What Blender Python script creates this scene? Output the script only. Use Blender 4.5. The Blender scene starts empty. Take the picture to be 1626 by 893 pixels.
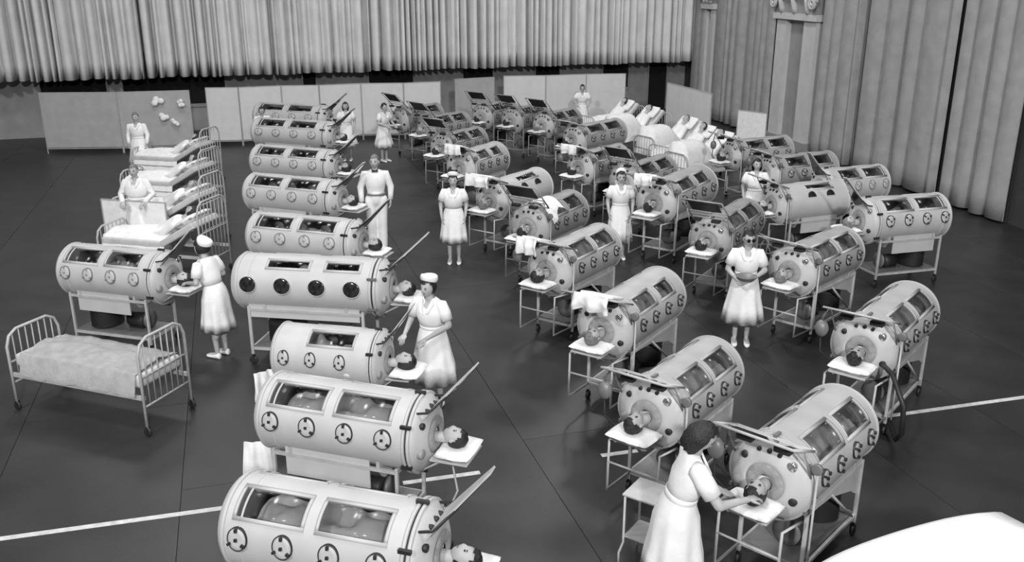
import bpy, bmesh, math, random
from mathutils import Vector, Matrix, noise
random.seed(11)
PI = math.pi
sc = bpy.context.scene
COL = sc.collection

# ------------------------------------------------------------------ camera, world, lights, exposure
F_PX, HOR, CAM_H, CX, CY = 1450.0, -40.0, 5.0, 813.0, 446.5
PITCH = math.atan((CY - HOR) / F_PX)
cam_d = bpy.data.cameras.new('camera'); cam = bpy.data.objects.new('camera', cam_d); COL.objects.link(cam)
cam.location = (0, 0, CAM_H); cam.rotation_euler = (PI/2 - PITCH, 0, 0)
cam_d.sensor_width = 36.0; cam_d.lens = F_PX / 1626.0 * 36.0; cam_d.clip_end = 300
sc.camera = cam
w = bpy.data.worlds.new('hall_air'); sc.world = w; w.use_nodes = True
w.node_tree.nodes['Background'].inputs[0].default_value = (1, 1, 1, 1)
w.node_tree.nodes['Background'].inputs[1].default_value = 0.06
def area(name, loc, target, size, power):
    l = bpy.data.lights.new(name, 'AREA'); l.shape = 'DISK'; l.size = size; l.energy = power
    o = bpy.data.objects.new(name, l); COL.objects.link(o); o.location = loc
    o.rotation_euler = (Vector(target) - Vector(loc)).to_track_quat('-Z', 'Y').to_euler(); return o
area('flood_lamp', (-13, -14, 19), (0, 16, 1), 1.4, 5200)
area('flood_lamp', (3.5, -12, 12), (1, 16, 1), 1.4, 5200)
for lx, ly in ((-7, 7), (5, 6), (1, 14), (-7, 20), (3, 27)): area('unseen_overhead_light', (lx, ly, 12), (lx, ly, 0), 2.5, 700)  # unseen; the front right one is added to light the left row's windows
vs = sc.view_settings
vs.view_transform = 'Standard'; vs.look = 'None'; vs.gamma = 1.0; vs.use_curve_mapping = False; vs.exposure = -0.5

_c, _s = math.cos(PITCH), math.sin(PITCH)
FW, UP, RT = Vector((0, _c, -_s)), Vector((0, _s, _c)), Vector((1, 0, 0))
def ray(px, py): return FW + RT*((px-CX)/F_PX) + UP*((CY-py)/F_PX)
def at(px, py, z=0.0):                       # where the sight line meets the level z
    r = ray(px, py); return Vector((0, 0, CAM_H)) + r*((z-CAM_H)/r.z)

# ------------------------------------------------------------------ materials
def lin(v): v /= 255.0; return v/12.92 if v <= .04045 else ((v+.055)/1.055)**2.4
def mat(name, v, rough=.6, metal=0., noise_amt=.06, nscale=6., bump=0., bscale=40., rand=0., spec=.5):
    m = bpy.data.materials.new(name); m.use_nodes = True; nt = m.node_tree; N = nt.nodes; L = nt.links
    b = N['Principled BSDF']; b.inputs['Roughness'].default_value = rough; b.inputs['Metallic'].default_value = metal
    b.inputs['Specular IOR Level'].default_value = spec
    tc = N.new('ShaderNodeTexCoord'); n = N.new('ShaderNodeTexNoise'); n.inputs['Scale'].default_value = nscale; n.inputs['Detail'].default_value = 4
    L.new(tc.outputs['Object'], n.inputs['Vector'])
    mr = N.new('ShaderNodeMapRange'); c = lin(v); mr.inputs['To Min'].default_value = c*(1-noise_amt*2); mr.inputs['To Max'].default_value = c*(1+noise_amt*2)
    mr.inputs['From Min'].default_value = .25; mr.inputs['From Max'].default_value = .75
    L.new(n.outputs['Fac'], mr.inputs['Value']); out = mr.outputs['Result']
    if rand:
        oi = N.new('ShaderNodeObjectInfo'); m2 = N.new('ShaderNodeMapRange'); m2.inputs['To Min'].default_value = 1-rand; m2.inputs['To Max'].default_value = 1+rand
        L.new(oi.outputs['Random'], m2.inputs['Value']); mu = N.new('ShaderNodeMath'); mu.operation = 'MULTIPLY'
        L.new(out, mu.inputs[0]); L.new(m2.outputs['Result'], mu.inputs[1]); out = mu.outputs[0]
    cc = N.new('ShaderNodeCombineColor')
    for k in range(3): L.new(out, cc.inputs[k])
    L.new(cc.outputs[0], b.inputs['Base Color'])
    if bump:
        n2 = N.new('ShaderNodeTexNoise'); n2.inputs['Scale'].default_value = bscale; n2.inputs['Detail'].default_value = 5; L.new(tc.outputs['Object'], n2.inputs['Vector'])
        bp = N.new('ShaderNodeBump'); bp.inputs['Strength'].default_value = bump; bp.inputs['Distance'].default_value = .02
        L.new(n2.outputs['Fac'], bp.inputs['Height']); L.new(bp.outputs[0], b.inputs['Normal'])
    return m
M = {}
M['enamel'] = mat('pale_enamel', 192, .5, 0, .04, 3)
M['enamel_grey'] = mat('grey_enamel', 172, .45, 0, .06, 3, rand=.12)
M['enamel_dim'] = mat('dull_grey_enamel', 150, .42, 0, .08, 3, rand=.15)
M['frame'] = mat('painted_tube', 180, .45, 0, .08, 8)
M['frame_grey'] = mat('grey_painted_tube', 150, .45, 0, .1, 8)
M['chrome'] = mat('bright_metal', 205, .22, .9, .05)
M['mirror'] = mat('mirror_glass', 235, .06, 1., .02)
M['rubber'] = mat('black_rubber', 38, .6, 0, .15)
M['dark'] = mat('dark_iron', 48, .5, .2, .15)
M['mid'] = mat('mid_grey_metal', 120, .45, .2, .1)
M['sponge'] = mat('grey_sponge_rubber', 150, .9, 0, .1, 20, .3, 60)
M['cloth'] = mat('white_linen', 238, .85, 0, .04, 9, .25, 14)
M['uniform'] = mat('white_cotton', 236, .85, 0, .03, 9, .2, 20)
M['blanket'] = mat('grey_blanket', 165, .95, 0, .08, 9, .3, 30)
M['skin'] = mat('skin', 178, .6, 0, .04, 12)
M['stocking'] = mat('pale_stocking', 200, .7, 0, .03)
M['hair'] = mat('dark_hair', 34, .5, 0, .25, 40, .5, 80)
M['hair_light'] = mat('fair_hair', 118, .55, 0, .2, 40, .5, 80)
M['eye'] = mat('eye_dark', 28, .3); M['lip'] = mat('lips', 112, .5)
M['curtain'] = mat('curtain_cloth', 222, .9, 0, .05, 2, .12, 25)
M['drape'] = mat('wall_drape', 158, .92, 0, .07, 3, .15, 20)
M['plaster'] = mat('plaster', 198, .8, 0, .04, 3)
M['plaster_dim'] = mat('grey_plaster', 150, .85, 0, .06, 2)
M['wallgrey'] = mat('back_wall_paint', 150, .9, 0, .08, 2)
M['wallshade'] = mat('gap_shade_wall', 62, .9, 0, .08, 2)  # right wall coloured dark so the gaps between drapes read as shade
M['tankshade'] = mat('tank_inside_shade', 74, .8, 0, .1, 5)  # inner tank face coloured dark to stand for the shade inside
M['black'] = mat('unlit_opening', 18, .9)
M['screen'] = mat('screen_cloth', 214, .9, 0, .03, 4)
M['screen_grey'] = mat('grey_screen_cloth', 172, .9, 0, .05, 4)
M['subfloor'] = mat('subfloor', 30, .9)
M['floor'] = mat('dark_linoleum', 51, .42, 0, .16, 1.3, .06, 30, rand=.10)
M['line'] = mat('white_floor_paint', 205, .7, 0, .12, 14)
M['mattress'] = mat('mattress_ticking', 200, .9, 0, .06, 6)
def glass():
    m = bpy.data.materials.new('window_glass'); m.use_nodes = True; nt = m.node_tree; N = nt.nodes; N.clear()
    o = N.new('ShaderNodeOutputMaterial'); t = N.new('ShaderNodeBsdfTransparent'); t.inputs[0].default_value = (.74, .74, .74, 1)
    g = N.new('ShaderNodeBsdfGlossy'); g.inputs['Roughness'].default_value = .16; g.inputs[0].default_value = (.9, .9, .9, 1)
    lw = N.new('ShaderNodeLayerWeight'); lw.inputs['Blend'].default_value = .5; pw = N.new('ShaderNodeMath'); pw.operation = 'POWER'; pw.inputs[1].default_value = 4
    nt.links.new(lw.outputs['Facing'], pw.inputs[0]); f = N.new('ShaderNodeMapRange'); f.inputs['To Min'].default_value = .025; f.inputs['To Max'].default_value = .6; nt.links.new(pw.outputs[0], f.inputs['Value']); mx = N.new('ShaderNodeMixShader')
    nt.links.new(f.outputs[0], mx.inputs[0]); nt.links.new(t.outputs[0], mx.inputs[1]); nt.links.new(g.outputs[0], mx.inputs[2]); nt.links.new(mx.outputs[0], o.inputs[0]); return m
M['glass'] = glass()
M['darkglass'] = mat('dark_porthole_glass', 40, .15, 0, .5, 30)

# ------------------------------------------------------------------ mesh helpers
class MB:
    def __init__(s): s.v = []; s.f = []; s.m = []; s.sm = []
    def quad(s, vs, mi=0, smooth=False):
        n = len(s.v); s.v += [Vector(p) for p in vs]; s.f.append(tuple(range(n, n+len(vs)))); s.m.append(mi); s.sm.append(smooth)
    def add(s, vs, fs, mi=0, smooth=True, mtx=None):
        n = len(s.v); s.v += [(mtx @ Vector(p)) if mtx else Vector(p) for p in vs]
        for f in fs: s.f.append(tuple(n+i for i in f)); s.m.append(mi); s.sm.append(smooth)
    def join(s, o, mtx=None, mi=0):
        n = len(s.v); s.v += [(mtx @ p) if mtx else p.copy() for p in o.v]
        for f, m, q in zip(o.f, o.m, o.sm): s.f.append(tuple(n+i for i in f)); s.m.append(m+mi); s.sm.append(q)
    def box(s, c, d, mtx=None, mi=0, b=0.):
        x, y, z = [q/2 for q in d]; c = Vector(c)
        if b <= 0:
            P = [c+Vector((i*x, j*y, k*z)) for i in (-1, 1) for j in (-1, 1) for k in (-1, 1)]
            s.add(P, [(0,1,3,2), (4,6,7,5), (0,4,5,1), (2,3,7,6), (0,2,6,4), (1,5,7,3)], mi, False, mtx)
        else:
            bm = bmesh.new(); bmesh.ops.create_cube(bm, size=1)
            for q in bm.verts: q.co = c + Vector((q.co.x*d[0], q.co.y*d[1], q.co.z*d[2]))
            bmesh.ops.bevel(bm, geom=bm.edges[:], offset=b, segments=2, affect='EDGES', profile=.6)
            bm.verts.index_update(); s.add([q.co.copy() for q in bm.verts], [[q.index for q in f.verts] for f in bm.faces], mi, True, mtx); bm.free()
    def loft(s, rings, mi=0, smooth=True, cap0=True, cap1=True, mtx=None):
        k = len(rings[0]); V = [p for r in rings for p in r]; Fc = []
        for i in range(len(rings)-1):
            for j in range(k):
                a, b = i*k+j, i*k+(j+1) % k; Fc.append((a, b, b+k, a+k))
        if cap0: Fc.append(tuple(range(k-1, -1, -1)))
        if cap1: Fc.append(tuple((len(rings)-1)*k+j for j in range(k)))
        s.add(V, Fc, mi, smooth, mtx)
    def tube(s, pts, r, n=8, mi=0, cap=True):
        pts = [Vector(p) for p in pts]; rr = r if isinstance(r, (list, tuple)) else [r]*len(pts); rings = []
        up = None
        for i, p in enumerate(pts):
            d = (pts[min(i+1, len(pts)-1)] - pts[max(i-1, 0)]).normalized()
            if up is None: up = Vector((0, 0, 1)) if abs(d.z) < .9 else Vector((1, 0, 0))
            a = d.cross(up)
            if a.length < 1e-4: a = d.orthogonal()
            a.normalize(); b = d.cross(a); up = -b if b.dot(up) < 0 else b
            rings.append([p + (a*math.cos(2*PI*k/n) + b*math.sin(2*PI*k/n))*rr[i] for k in range(n)])
        s.loft(rings, mi, True, cap, cap)
    def capsule(s, p0, p1, r0, r1, n=12, mi=0):
        p0, p1 = Vector(p0), Vector(p1); d = p1-p0; d = d.normalized() if d.length > 1e-6 else Vector((0, 0, 1))
        pts = []; rr = []
        for k in range(5): a = PI/2*k/4; pts.append(p0 - d*r0*math.cos(a)); rr.append(max(r0*math.sin(a), .0005))
        for k in range(5): a = PI/2*k/4; pts.append(p1 + d*r1*math.sin(a)); rr.append(max(r1*math.cos(a), .0005))
        a = d.orthogonal().normalized(); b = d.cross(a)
        s.loft([[p + (a*math.cos(2*PI*j/n) + b*math.sin(2*PI*j/n))*q for j in range(n)] for p, q in zip(pts, rr)], mi)
    def lathe(s, prof, n=24, axis='z', c=(0, 0, 0), mi=0, smooth=True, cap=True, mtx=None):
        rings = []; c = Vector(c)
        for h, r in prof:
            R_ = []
            for k in range(n):
                a = 2*PI*k/n; u, v = r*math.cos(a), r*math.sin(a)
                R_.append(c + (Vector((u, v, h)) if axis == 'z' else Vector((h, u, v)) if axis == 'x' else Vector((v, h, u))))
            rings.append(R_)
        s.loft(rings, mi, smooth, cap, cap, mtx)
    def ball(s, c, r, n=14, m=9, mi=0, mtx=None):
        r = (r, r, r) if not isinstance(r, (tuple, list)) else r; c = Vector(c); rings = []
        for i in range(m+1):
            a = PI*i/m; q = max(math.sin(a), .002)
            rings.append([c + Vector((r[0]*q*math.cos(2*PI*k/n), r[1]*q*math.sin(2*PI*k/n), -r[2]*math.cos(a))) for k in range(n)])
        s.loft(rings, mi, True, True, True, mtx)
    def mesh(s, name, mats):
        me = bpy.data.meshes.new(name); me.from_pydata([tuple(p) for p in s.v], [], s.f); me.update()
        for q in (mats if isinstance(mats, (list, tuple)) else [mats]): me.materials.append(M[q] if isinstance(q, str) else q)
        me.polygons.foreach_set('material_index', s.m); me.polygons.foreach_set('use_smooth', s.sm)
        bm = bmesh.new(); bm.from_mesh(me); bmesh.ops.recalc_face_normals(bm, faces=bm.faces); bm.to_mesh(me); bm.free(); return me
    def build(s, name, mats, parent=None, mtx=None): return link(name, s.mesh(name, mats), parent, mtx)
def link(name, me, parent=None, mtx=None):
    o = bpy.data.objects.new(name, me); COL.objects.link(o); o.parent = parent
    if mtx is not None: o.matrix_local = mtx
    return o
def tag(o, label=None, cat=None, group=None, kind=None):
    if label: o['label'] = label
    if cat: o['category'] = cat
    if group: o['group'] = group
    if kind: o['kind'] = kind
    return o
def empty(name, loc=(0, 0, 0), rz=0.): 
    o = bpy.data.objects.new(name, None); COL.objects.link(o); o.location = loc; o.rotation_euler = (0, 0, rz); o.empty_display_size = .1; return o
KIDS = {}
def copy_tree(o, parent=None):
    c = o.copy(); COL.objects.link(c); c.parent = parent
    for ch in o.children: copy_tree(ch, c)
    return c
T = Matrix.Translation
def R(a, ax): return Matrix.Rotation(a, 4, ax)
def fuse(mb, voxel, iters=4):
    me = mb.mesh('tmp', 'skin'); o = bpy.data.objects.new('tmp', me); COL.objects.link(o)
    r = o.modifiers.new('r', 'REMESH'); r.mode = 'VOXEL'; r.voxel_size = voxel; r.use_smooth_shade = True
    s_ = o.modifiers.new('s', 'SMOOTH'); s_.factor = .5; s_.iterations = iters
    dg = bpy.context.evaluated_depsgraph_get(); ev = o.evaluated_get(dg); m2 = ev.to_mesh()
    out = MB(); out.add([v.co.copy() for v in m2.vertices], [tuple(p.vertices) for p in m2.polygons], 0, True)
    ev.to_mesh_clear(); bpy.data.objects.remove(o); bpy.data.meshes.remove(me); return out
def smooth01(a, b, x): t = min(max((x-a)/(b-a), 0), 1); return t*t*(3-2*t)

# ------------------------------------------------------------------ the hall
ROOM = math.radians(16.8)                                       # the hall stands turned to the camera by this much
RX, RY = Vector((math.cos(ROOM), math.sin(ROOM), 0)), Vector((-math.sin(ROOM), math.cos(ROOM), 0))
flo = MB(); P = [RX*a + RY*b for a, b in ((-24, -8), (28, -8), (28, 42), (-24, 42))]
flo.quad([p + Vector((0, 0, -.02)) for p in P]); flo.quad([p + Vector((0, 0, -.2)) for p in P])
floor = tag(flo.build('floor', 'subfloor'), kind='structure')
sheet_me = {}
def floor_sheet(wd, ln):
    if (wd, ln) not in sheet_me:
        b = MB(); b.box((0, 0, -.009), (wd-.007, ln-.007, .018)); sheet_me[(wd, ln)] = b.mesh('floor_sheet', 'floor')
    return sheet_me[(wd, ln)]
A0 = -.64; SW, SL = 1.83, 5.4                                   # seams run down the hall, one of them past the left row
orig = RX*at(740, 560).dot(RX)
for i in range(-11, 13):
    for j in range(-1, 8):
        off = (i % 2) * 2.1
        c = orig + RX*((i+.5)*SW) + RY*((j+.5)*SL + off - 2)
        link('floor_sheet', floor_sheet(SW, SL), floor, T(c) @ R(ROOM, 'Z'))
la, lb = at(190, 830), at(1446, 656); dl = (lb-la).normalized(); nl = Vector((-dl.y, dl.x, 0))*.035
for xa, xc in ((-300, 440), (640, 762), (955, 1012), (1395, 1900)):
    b = MB(); la2, lb2 = at(xa, 830-(xa-190)*.1385), at(xc, 830-(xc-190)*.1385)
    top = [la2-nl, lb2-nl, lb2+nl, la2+nl]; b.loft([[p + Vector((0, 0, .0005)) for p in top], [p + Vector((0, 0, .003)) for p in top]], smooth=False)
    b.build('floor_line', 'line', floor)

V1, V2 = at(190, 125, 1.9), at(1100, 97, 1.9); V1.z = V2.z = 0
BD = (V2-V1).normalized(); BN = Vector((BD.y, -BD.x, 0))         # BN points into the hall
W0, W1 = at(1446, 300), at(1250, 230); WD = (W1-W0).normalized(); WN = Vector((-WD.y, WD.x, 0))
if WN.x > 0: WN = -WN
def plane_hit(px, py, A, n): r = ray(px, py); o = Vector((0, 0, CAM_H)); return o + r*((A-o).dot(n)/r.dot(n))
def slab(name, p, q, z0, z1, th, n, mt, parent=None):            # upright slab from p to q, thickness th away from n
    b = MB(); q_ = [p, q, q - n*th, p - n*th]
    b.loft([[Vector((v.x, v.y, z0)) for v in q_], [Vector((v.x, v.y, z1)) for v in q_]], smooth=False); return b.build(name, mt, parent)
BW = V1 - BN*1.1                                                 # recessed back wall behind the hanging curtain
CORNER = 7.6
def bpt(px): h = plane_hit(px, 112, BW, BN); return (Vector((h.x, h.y, 0)) - BW).dot(BD)
s_end = (V2-V1).length + 1.6
wb = tag(slab('wall_back', BW - BD*16, BW + BD*s_end, 0, 9, .3, BN, 'wallgrey'), kind='structure')
for i, (a, c) in enumerate(((60, 165), (192, 355), (480, 500), (585, 655), (735, 782), (850, 888), (957, 997), (1030, 1058))):
    p0, p1 = BW + BD*bpt(a), BW + BD*bpt(c)
    b = MB()
    o = slab('window_%d' % (i+1), p0 + BN*.012, p1 + BN*.012, .9 if i < 7 else 0, 2.6, .01, BN, 'black'); tag(o, kind='structure')
    for q0, q1 in ((p0 - BD*.06, p0), (p1, p1 + BD*.06)): slab('frame', q0 + BN*.05, q1 + BN*.05, .84 if i < 7 else 0, 2.66, .045, BN, 'plaster_dim', o)
    if i < 7: slab('sill', p0 + BN*.08, p1 + BN*.08, .8, .86, .075, BN, 'plaster_dim', o)
wr = tag(slab('wall_right', W0 - WD*26, W1 + WD*9.2, 0, 9, .3, WN, 'wallshade'), kind='structure')

# pleated stage curtain, in widths sewn side by side
def pleats(p, q, z0, z1, n, period, amp, seed, th=.02, flare=.0):
    rnd = random.Random(seed); L_ = (q-p).length; d = (q-p).normalized(); xs = [0.]; 
    while xs[-1] < L_: xs.append(xs[-1] + period*rnd.uniform(.45, 1.6))
    xs[-1] = L_
    amps = [rnd.uniform(.45, 1.25)*amp for _ in xs]; deep = [amp*(rnd.uniform(.1, 1.5)**2)*1.8 for _ in xs]; lean_ = [rnd.uniform(-1, 1)*.05 for _ in xs]
    zs = [z0, z0+.5, (z0+z1)/2, z1]; rows = []
    for z in zs:
        row = []
        for k in range(len(xs)-1):
            for t in range(9 if k < len(xs)-2 else 10):
                u = t/9.; dep = -(deep[k]*max(0, 1-u*3.2)**1.5 + deep[k+1]*max(0, 1-(1-u)*3.2)**1.5) + amps[k]*(math.sin(PI*u)**.9 if 0 < u < 1 else 0)*(1.0 + .25*(z1-z)/(z1-z0))
                x = xs[k] + (xs[k+1]-xs[k])*u + lean_[k]*math.sin(PI*u)*(z-z0)/(z1-z0)
                row.append(p + d*x + n*dep + Vector((0, 0, z + (.02*math.sin(7*k) if z == z0 else 0))))
        rows.append(row)
    b = MB(); k = len(rows[0])
    V = [v for r in rows for v in r] + [v - n*th for r in rows for v in r]; Fc = []; N_ = k*len(rows)
    for i in range(len(rows)-1):
        for j in range(k-1):
            a = i*k+j; Fc.append((a, a+1, a+1+k, a+k)); Fc.append((N_+a, N_+a+k, N_+a+1+k, N_+a+1))
    for j in range(k-1): Fc.append((j, N_+j, N_+j+1, j+1))
    b.add(V, Fc, 0, True); return b
cur = tag(empty('stage_curtain', V1), 'long pleated pale stage curtain hanging high along the back of hall', 'curtain')
VZ = 1.9; t0 = -11.; k = 0; tend = (V2-V1).length - .02
while t0 < tend - .1:
    t1 = min(t0 + 2.35, tend)
    if tend - t1 < .5: t1 = tend
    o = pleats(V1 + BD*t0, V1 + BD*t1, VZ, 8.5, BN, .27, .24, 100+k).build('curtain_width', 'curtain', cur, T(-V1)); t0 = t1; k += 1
b = MB(); b.tube([V1 - BD*11 + Vector((0, 0, 8.52)), V1 + BD*tend + Vector((0, 0, 8.52))], .03); b.build('curtain_rail', 'mid', cur, T(-V1))

# right-hand wall: drapes hung between pilasters
def wpt(px, py=150): h = plane_hit(px, py, W0, WN); return Vector((h.x, h.y, 0))
edges = [(1101, 1120, 'dark folded drape in the far corner behind the white screen'), (1138, 1183, 'wide flat grey drape just right of the corner pilaster'),
         (1189, 1231, 'grey drape hanging left of the broad fluted pilaster'), (1304, 1365, 'grey drape hanging right of the broad fluted pilaster'),
         (1373, 1434, 'grey drape on the right wall behind the wall-side iron lungs'), (1442, 1516, 'grey drape on the right wall, second from the right end'), (1523, 1640, 'grey drape at the right end of the right wall')]
for i, (a, c, lab) in enumerate(edges):
    pa, pc = wpt(a, 150), wpt(c, 150)
    d_ = tag(empty('wall_drape', pa), lab, 'drape', 'drapes on the right wall')
    n_w = max(1, round((pc-pa).length/1.3))
    for q in range(n_w):
        u0, u1 = pa + (pc-pa)*(q/n_w), pa + (pc-pa)*((q+1)/n_w)
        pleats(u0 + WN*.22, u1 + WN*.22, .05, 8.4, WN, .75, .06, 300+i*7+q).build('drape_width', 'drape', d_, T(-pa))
def pilaster(pxa, pxb, zc, lab):
    a, c = wpt(pxa), wpt(pxb); wdt = (c-a).length; r_ = tag(empty('trim_1', a), lab); r_['kind'] = 'structure'
    d = (c-a).normalized(); ang = math.atan2(d.y, d.x)
    def bx(name, x0, x1, z0, z1, th, mt):
        b = MB(); q_ = [d*x0 + WN*.01, d*x1 + WN*.01, d*x1 + WN*th, d*x0 + WN*th]
        b.loft([[v + Vector((0, 0, z0)) for v in q_], [v + Vector((0, 0, z1)) for v in q_]], smooth=False); return b.build(name, mt, r_)
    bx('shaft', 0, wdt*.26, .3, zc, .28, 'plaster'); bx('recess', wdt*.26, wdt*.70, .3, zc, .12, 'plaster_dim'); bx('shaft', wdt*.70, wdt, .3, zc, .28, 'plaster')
    bx('plinth', -.06, wdt+.06, 0, .3, .36, 'plaster_dim')
    cp = bx('capital', -.12, wdt+.12, zc+.0, zc+.18, .38, 'plaster'); bx('abacus', -.25, wdt+.25, zc+.75, zc+.95, .55, 'plaster_dim'); bx('bell', -.02, wdt+.02, zc+.18, zc+.75, .34, 'plaster_dim')
    bx('block', 0, wdt, zc+.95, 9, .3, 'plaster_dim')
    for x in (0, wdt):
        b = MB(); pts = []
        for t in range(26): aa = t/25*2.4*2*PI; rr = .24*(1-t/30); pts.append(d*(x + math.cos(aa)*rr*(1 if x else -1)) + WN*.46 + Vector((0, 0, zc+.52+math.sin(aa)*rr)))
        b.tube(pts, .045, 6); b.build('scroll', 'plaster', r_)
    for k in range(3):
        b = MB(); x = wdt*(k+.5)/3; pts = [d*x + WN*(.34+.16*t*t) + Vector((0, 0, zc+.2+.4*t)) for t in (0, .3, .6, .85, 1)]; b.tube(pts, [.09, .1, .09, .06, .02], 7); b.build('leaf', 'plaster', r_)
pilaster(1237, 1299, 3.75, None); pilaster(1121, 1136, 3.85, None)

# folding screens
def folding_screen(pts, h, lab, mt='screen', zig=.07, group='folding screens along the back'):
    r_ = tag(empty('folding_screen', pts[0]), lab, 'screen', group); o = -Vector(pts[0])
    for i in range(len(pts)-1):
        a, c = Vector(pts[i]), Vector(pts[i+1]); d = (c-a).normalized(); n = Vector((d.y, -d.x, 0))
        a = a + n*zig*(1 if i % 2 else -1); c = c + n*zig*(-1 if i % 2 else 1); d = (c-a).normalized(); n = Vector((d.y, -d.x, 0)); L_ = (c-a).length
        mt_ = Matrix.Translation(a + o) @ R(math.atan2(d.y, d.x), 'Z')
        b = MB(); b.box((L_/2, 0, .16+(h-.16)/2), (L_-.05, .018, h-.20)); pnl = b.build('panel', mt, r_, mt_)
        f = MB(); 
        for x in (.012, L_-.012): f.box((x, 0, h/2), (.022, .03, h))
        for z in (.15, h-.012): f.box((L_/2, 0, z), (L_-.02, .028, .024))
        f.build('panel_frame', 'screen_grey', pnl)
def spt(px, py, z): p = at(px, py, z); p.z = 0; return p
folding_screen([spt(x, y, 1.75) for x, y in ((325, 141), (378, 139.6), (446, 137.5), (506, 136), (573, 134), (640, 132.5), (700, 131))], 1.78, 'long white six-panel folding screen behind the left row of iron lungs')
folding_screen([spt(722, 127, 1.75), spt(785, 123.5, 1.75)], 1.78, 'single grey screen panel standing between the two long white screens', 'screen_grey', 0)
folding_screen([spt(x, y, 1.75) for x, y in ((800, 122), (866, 120.5), (932, 119), (993, 117.5))], 1.78, 'three-panel pale folding screen behind the woman at the far bed')
folding_screen([spt(1060, 132, 1.75), spt(1131, 150, 1.75)], 1.78, 'white screen panel standing by the corner of the right wall', 'screen', 0)
folding_screen([spt(1172, 175, 1.3), spt(1219, 181, 1.3)], 1.32, 'low white square screen beside the beds at the right wall', 'cloth', 0)
folding_screen([spt(60, 149, 1.75), spt(185, 147.5, 1.75), spt(300, 145, 1.75)], 1.78, 'grey screen with paper ornaments behind the left-hand beds', 'screen_grey', .04)
sd = (spt(300, 145, 1.75) - spt(185, 147.5, 1.75)).normalized(); sn = Vector((sd.y, -sd.x, 0))
for px, py, sx, lab in ((250, 161, .17, 'upper left'), (286, 164, .12, 'upper right'), (261, 184, .15, 'lower left'), (278, 194, .12, 'lower right')):
    h = plane_hit(px, py, spt(300, 145, 1.75) + sn*.1, sn); b = MB(); rnd = random.Random(int(px))
    for k in range(6): b.ball((rnd.uniform(-1, 1)*sx*.6, rnd.uniform(-.02, .03), rnd.uniform(-1, 1)*sx*.6), (sx*.55, .035, sx*.5), 9, 6)
    o = b.build('paper_ornament', 'cloth'); o.location = h; o.rotation_euler.z = math.atan2(sd.y, sd.x)
    tag(o, 'white crumpled paper ornament pinned on grey screen, %s of the four' % lab, 'ornament', 'paper ornaments on the grey screen')

# ------------------------------------------------------------------ people
def head_dir(dx, dy, dz, k=1.0):
    x, y, z = dx*.074, dy*.094, dz*.112
    if dz < 0: x *= 1 - .30*dz*dz; y *= 1 - .16*dz*dz*(1 if dy > 0 else .4)
    if dy > 0: y *= 1.03
    if dy < 0:
        y -= .022*math.exp(-((x/.012)**2 + ((z+.012)/.020)**2))*k + .010*math.exp(-((x/.010)**2 + ((z-.012)/.02)**2))*k
        y -= .006*math.exp(-((x/.022)**2 + ((z+.052)/.010)**2))*k + .007*math.exp(-((x/.022)**2 + ((z+.09)/.016)**2))*k
        for s in (-1, 1): y += .010*math.exp(-(((x-s*.031)/.016)**2 + ((z-.012)/.013)**2))*k
    return Vector((x, y, z))
def head_mesh(n=30, m=24):
    b = MB(); V = []; Fc = []; mi = []
    for i in range(m+1):
        a = PI*i/m; q = max(math.sin(a), .004)
        for k in range(n): t = 2*PI*k/n; V.append(head_dir(q*math.cos(t), q*math.sin(t), -math.cos(a)))
    for i in range(m):
        for k in range(n):
            f = (i*n+k, i*n+(k+1) % n, (i+1)*n+(k+1) % n, (i+1)*n+k); b_ = sum((V[j] for j in f), Vector())/4
            Fc.append(f); mi.append(2 if (b_.y < -.06 and abs(b_.z+.052) < .008 and abs(b_.x) < .024) else 0)
    b.add(V, Fc, 0, True); b.m = mi
    for s in (-1, 1):
        b.ball((s*.031, -.078, .012), (.012, .008, .007), 8, 6, 1); b.ball((s*.031, -.080, .031), (.017, .006, .004), 8, 5, 1)
        b.ball((s*.076, .008, -.002), (.010, .020, .030), 8, 6, 0)
    return b
HEAD = head_mesh()
def hair_mesh(style='short', seed=0):
    b = MB(); n, m = 30, 22; V = []; keep = []
    for i in range(m+1):
        a = PI*i/m; q = max(math.sin(a), .004)
        for k in range(n):
            t = 2*PI*k/n; d = Vector((q*math.cos(t), q*math.sin(t), -math.cos(a))); p = head_dir(*d, k=0)
            fat = 1.13 + .10*noise.noise(d*4 + Vector((seed, 0, 0))) + (.10 if style in ('bob', 'wavy') else 0)*(1-abs(d.z))
            if style == 'bob' and d.y > -.35 and d.z < .1: p = Vector((p.x*1.12, p.y*1.05, p.z - .05*smooth01(.1, -.6, d.z)))
            V.append(p*fat + Vector((0, .006, .004))); keep.append(d)
    Fc = []
    for i in range(m):
        for k in range(n):
            f = (i*n+k, i*n+(k+1) % n, (i+1)*n+(k+1) % n, (i+1)*n+k); d = sum((keep[j] for j in f), Vector())/4
            lo = -.75 if style == 'bob' else -.5 if style == 'wavy' else -.30
            if (d.y < -.28 and d.z < .50 + .25*abs(d.x)) or (d.z < lo) or (style == 'man' and d.y < .1 and d.z < .28) or (d.y < -.1 and d.z < -.35): continue
            Fc.append(f)
    b.add(V, Fc, 0, True)
    if style == 'bun': b.ball((0, .105, -.01), (.045, .035, .04), 10, 7)
    return b
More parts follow.
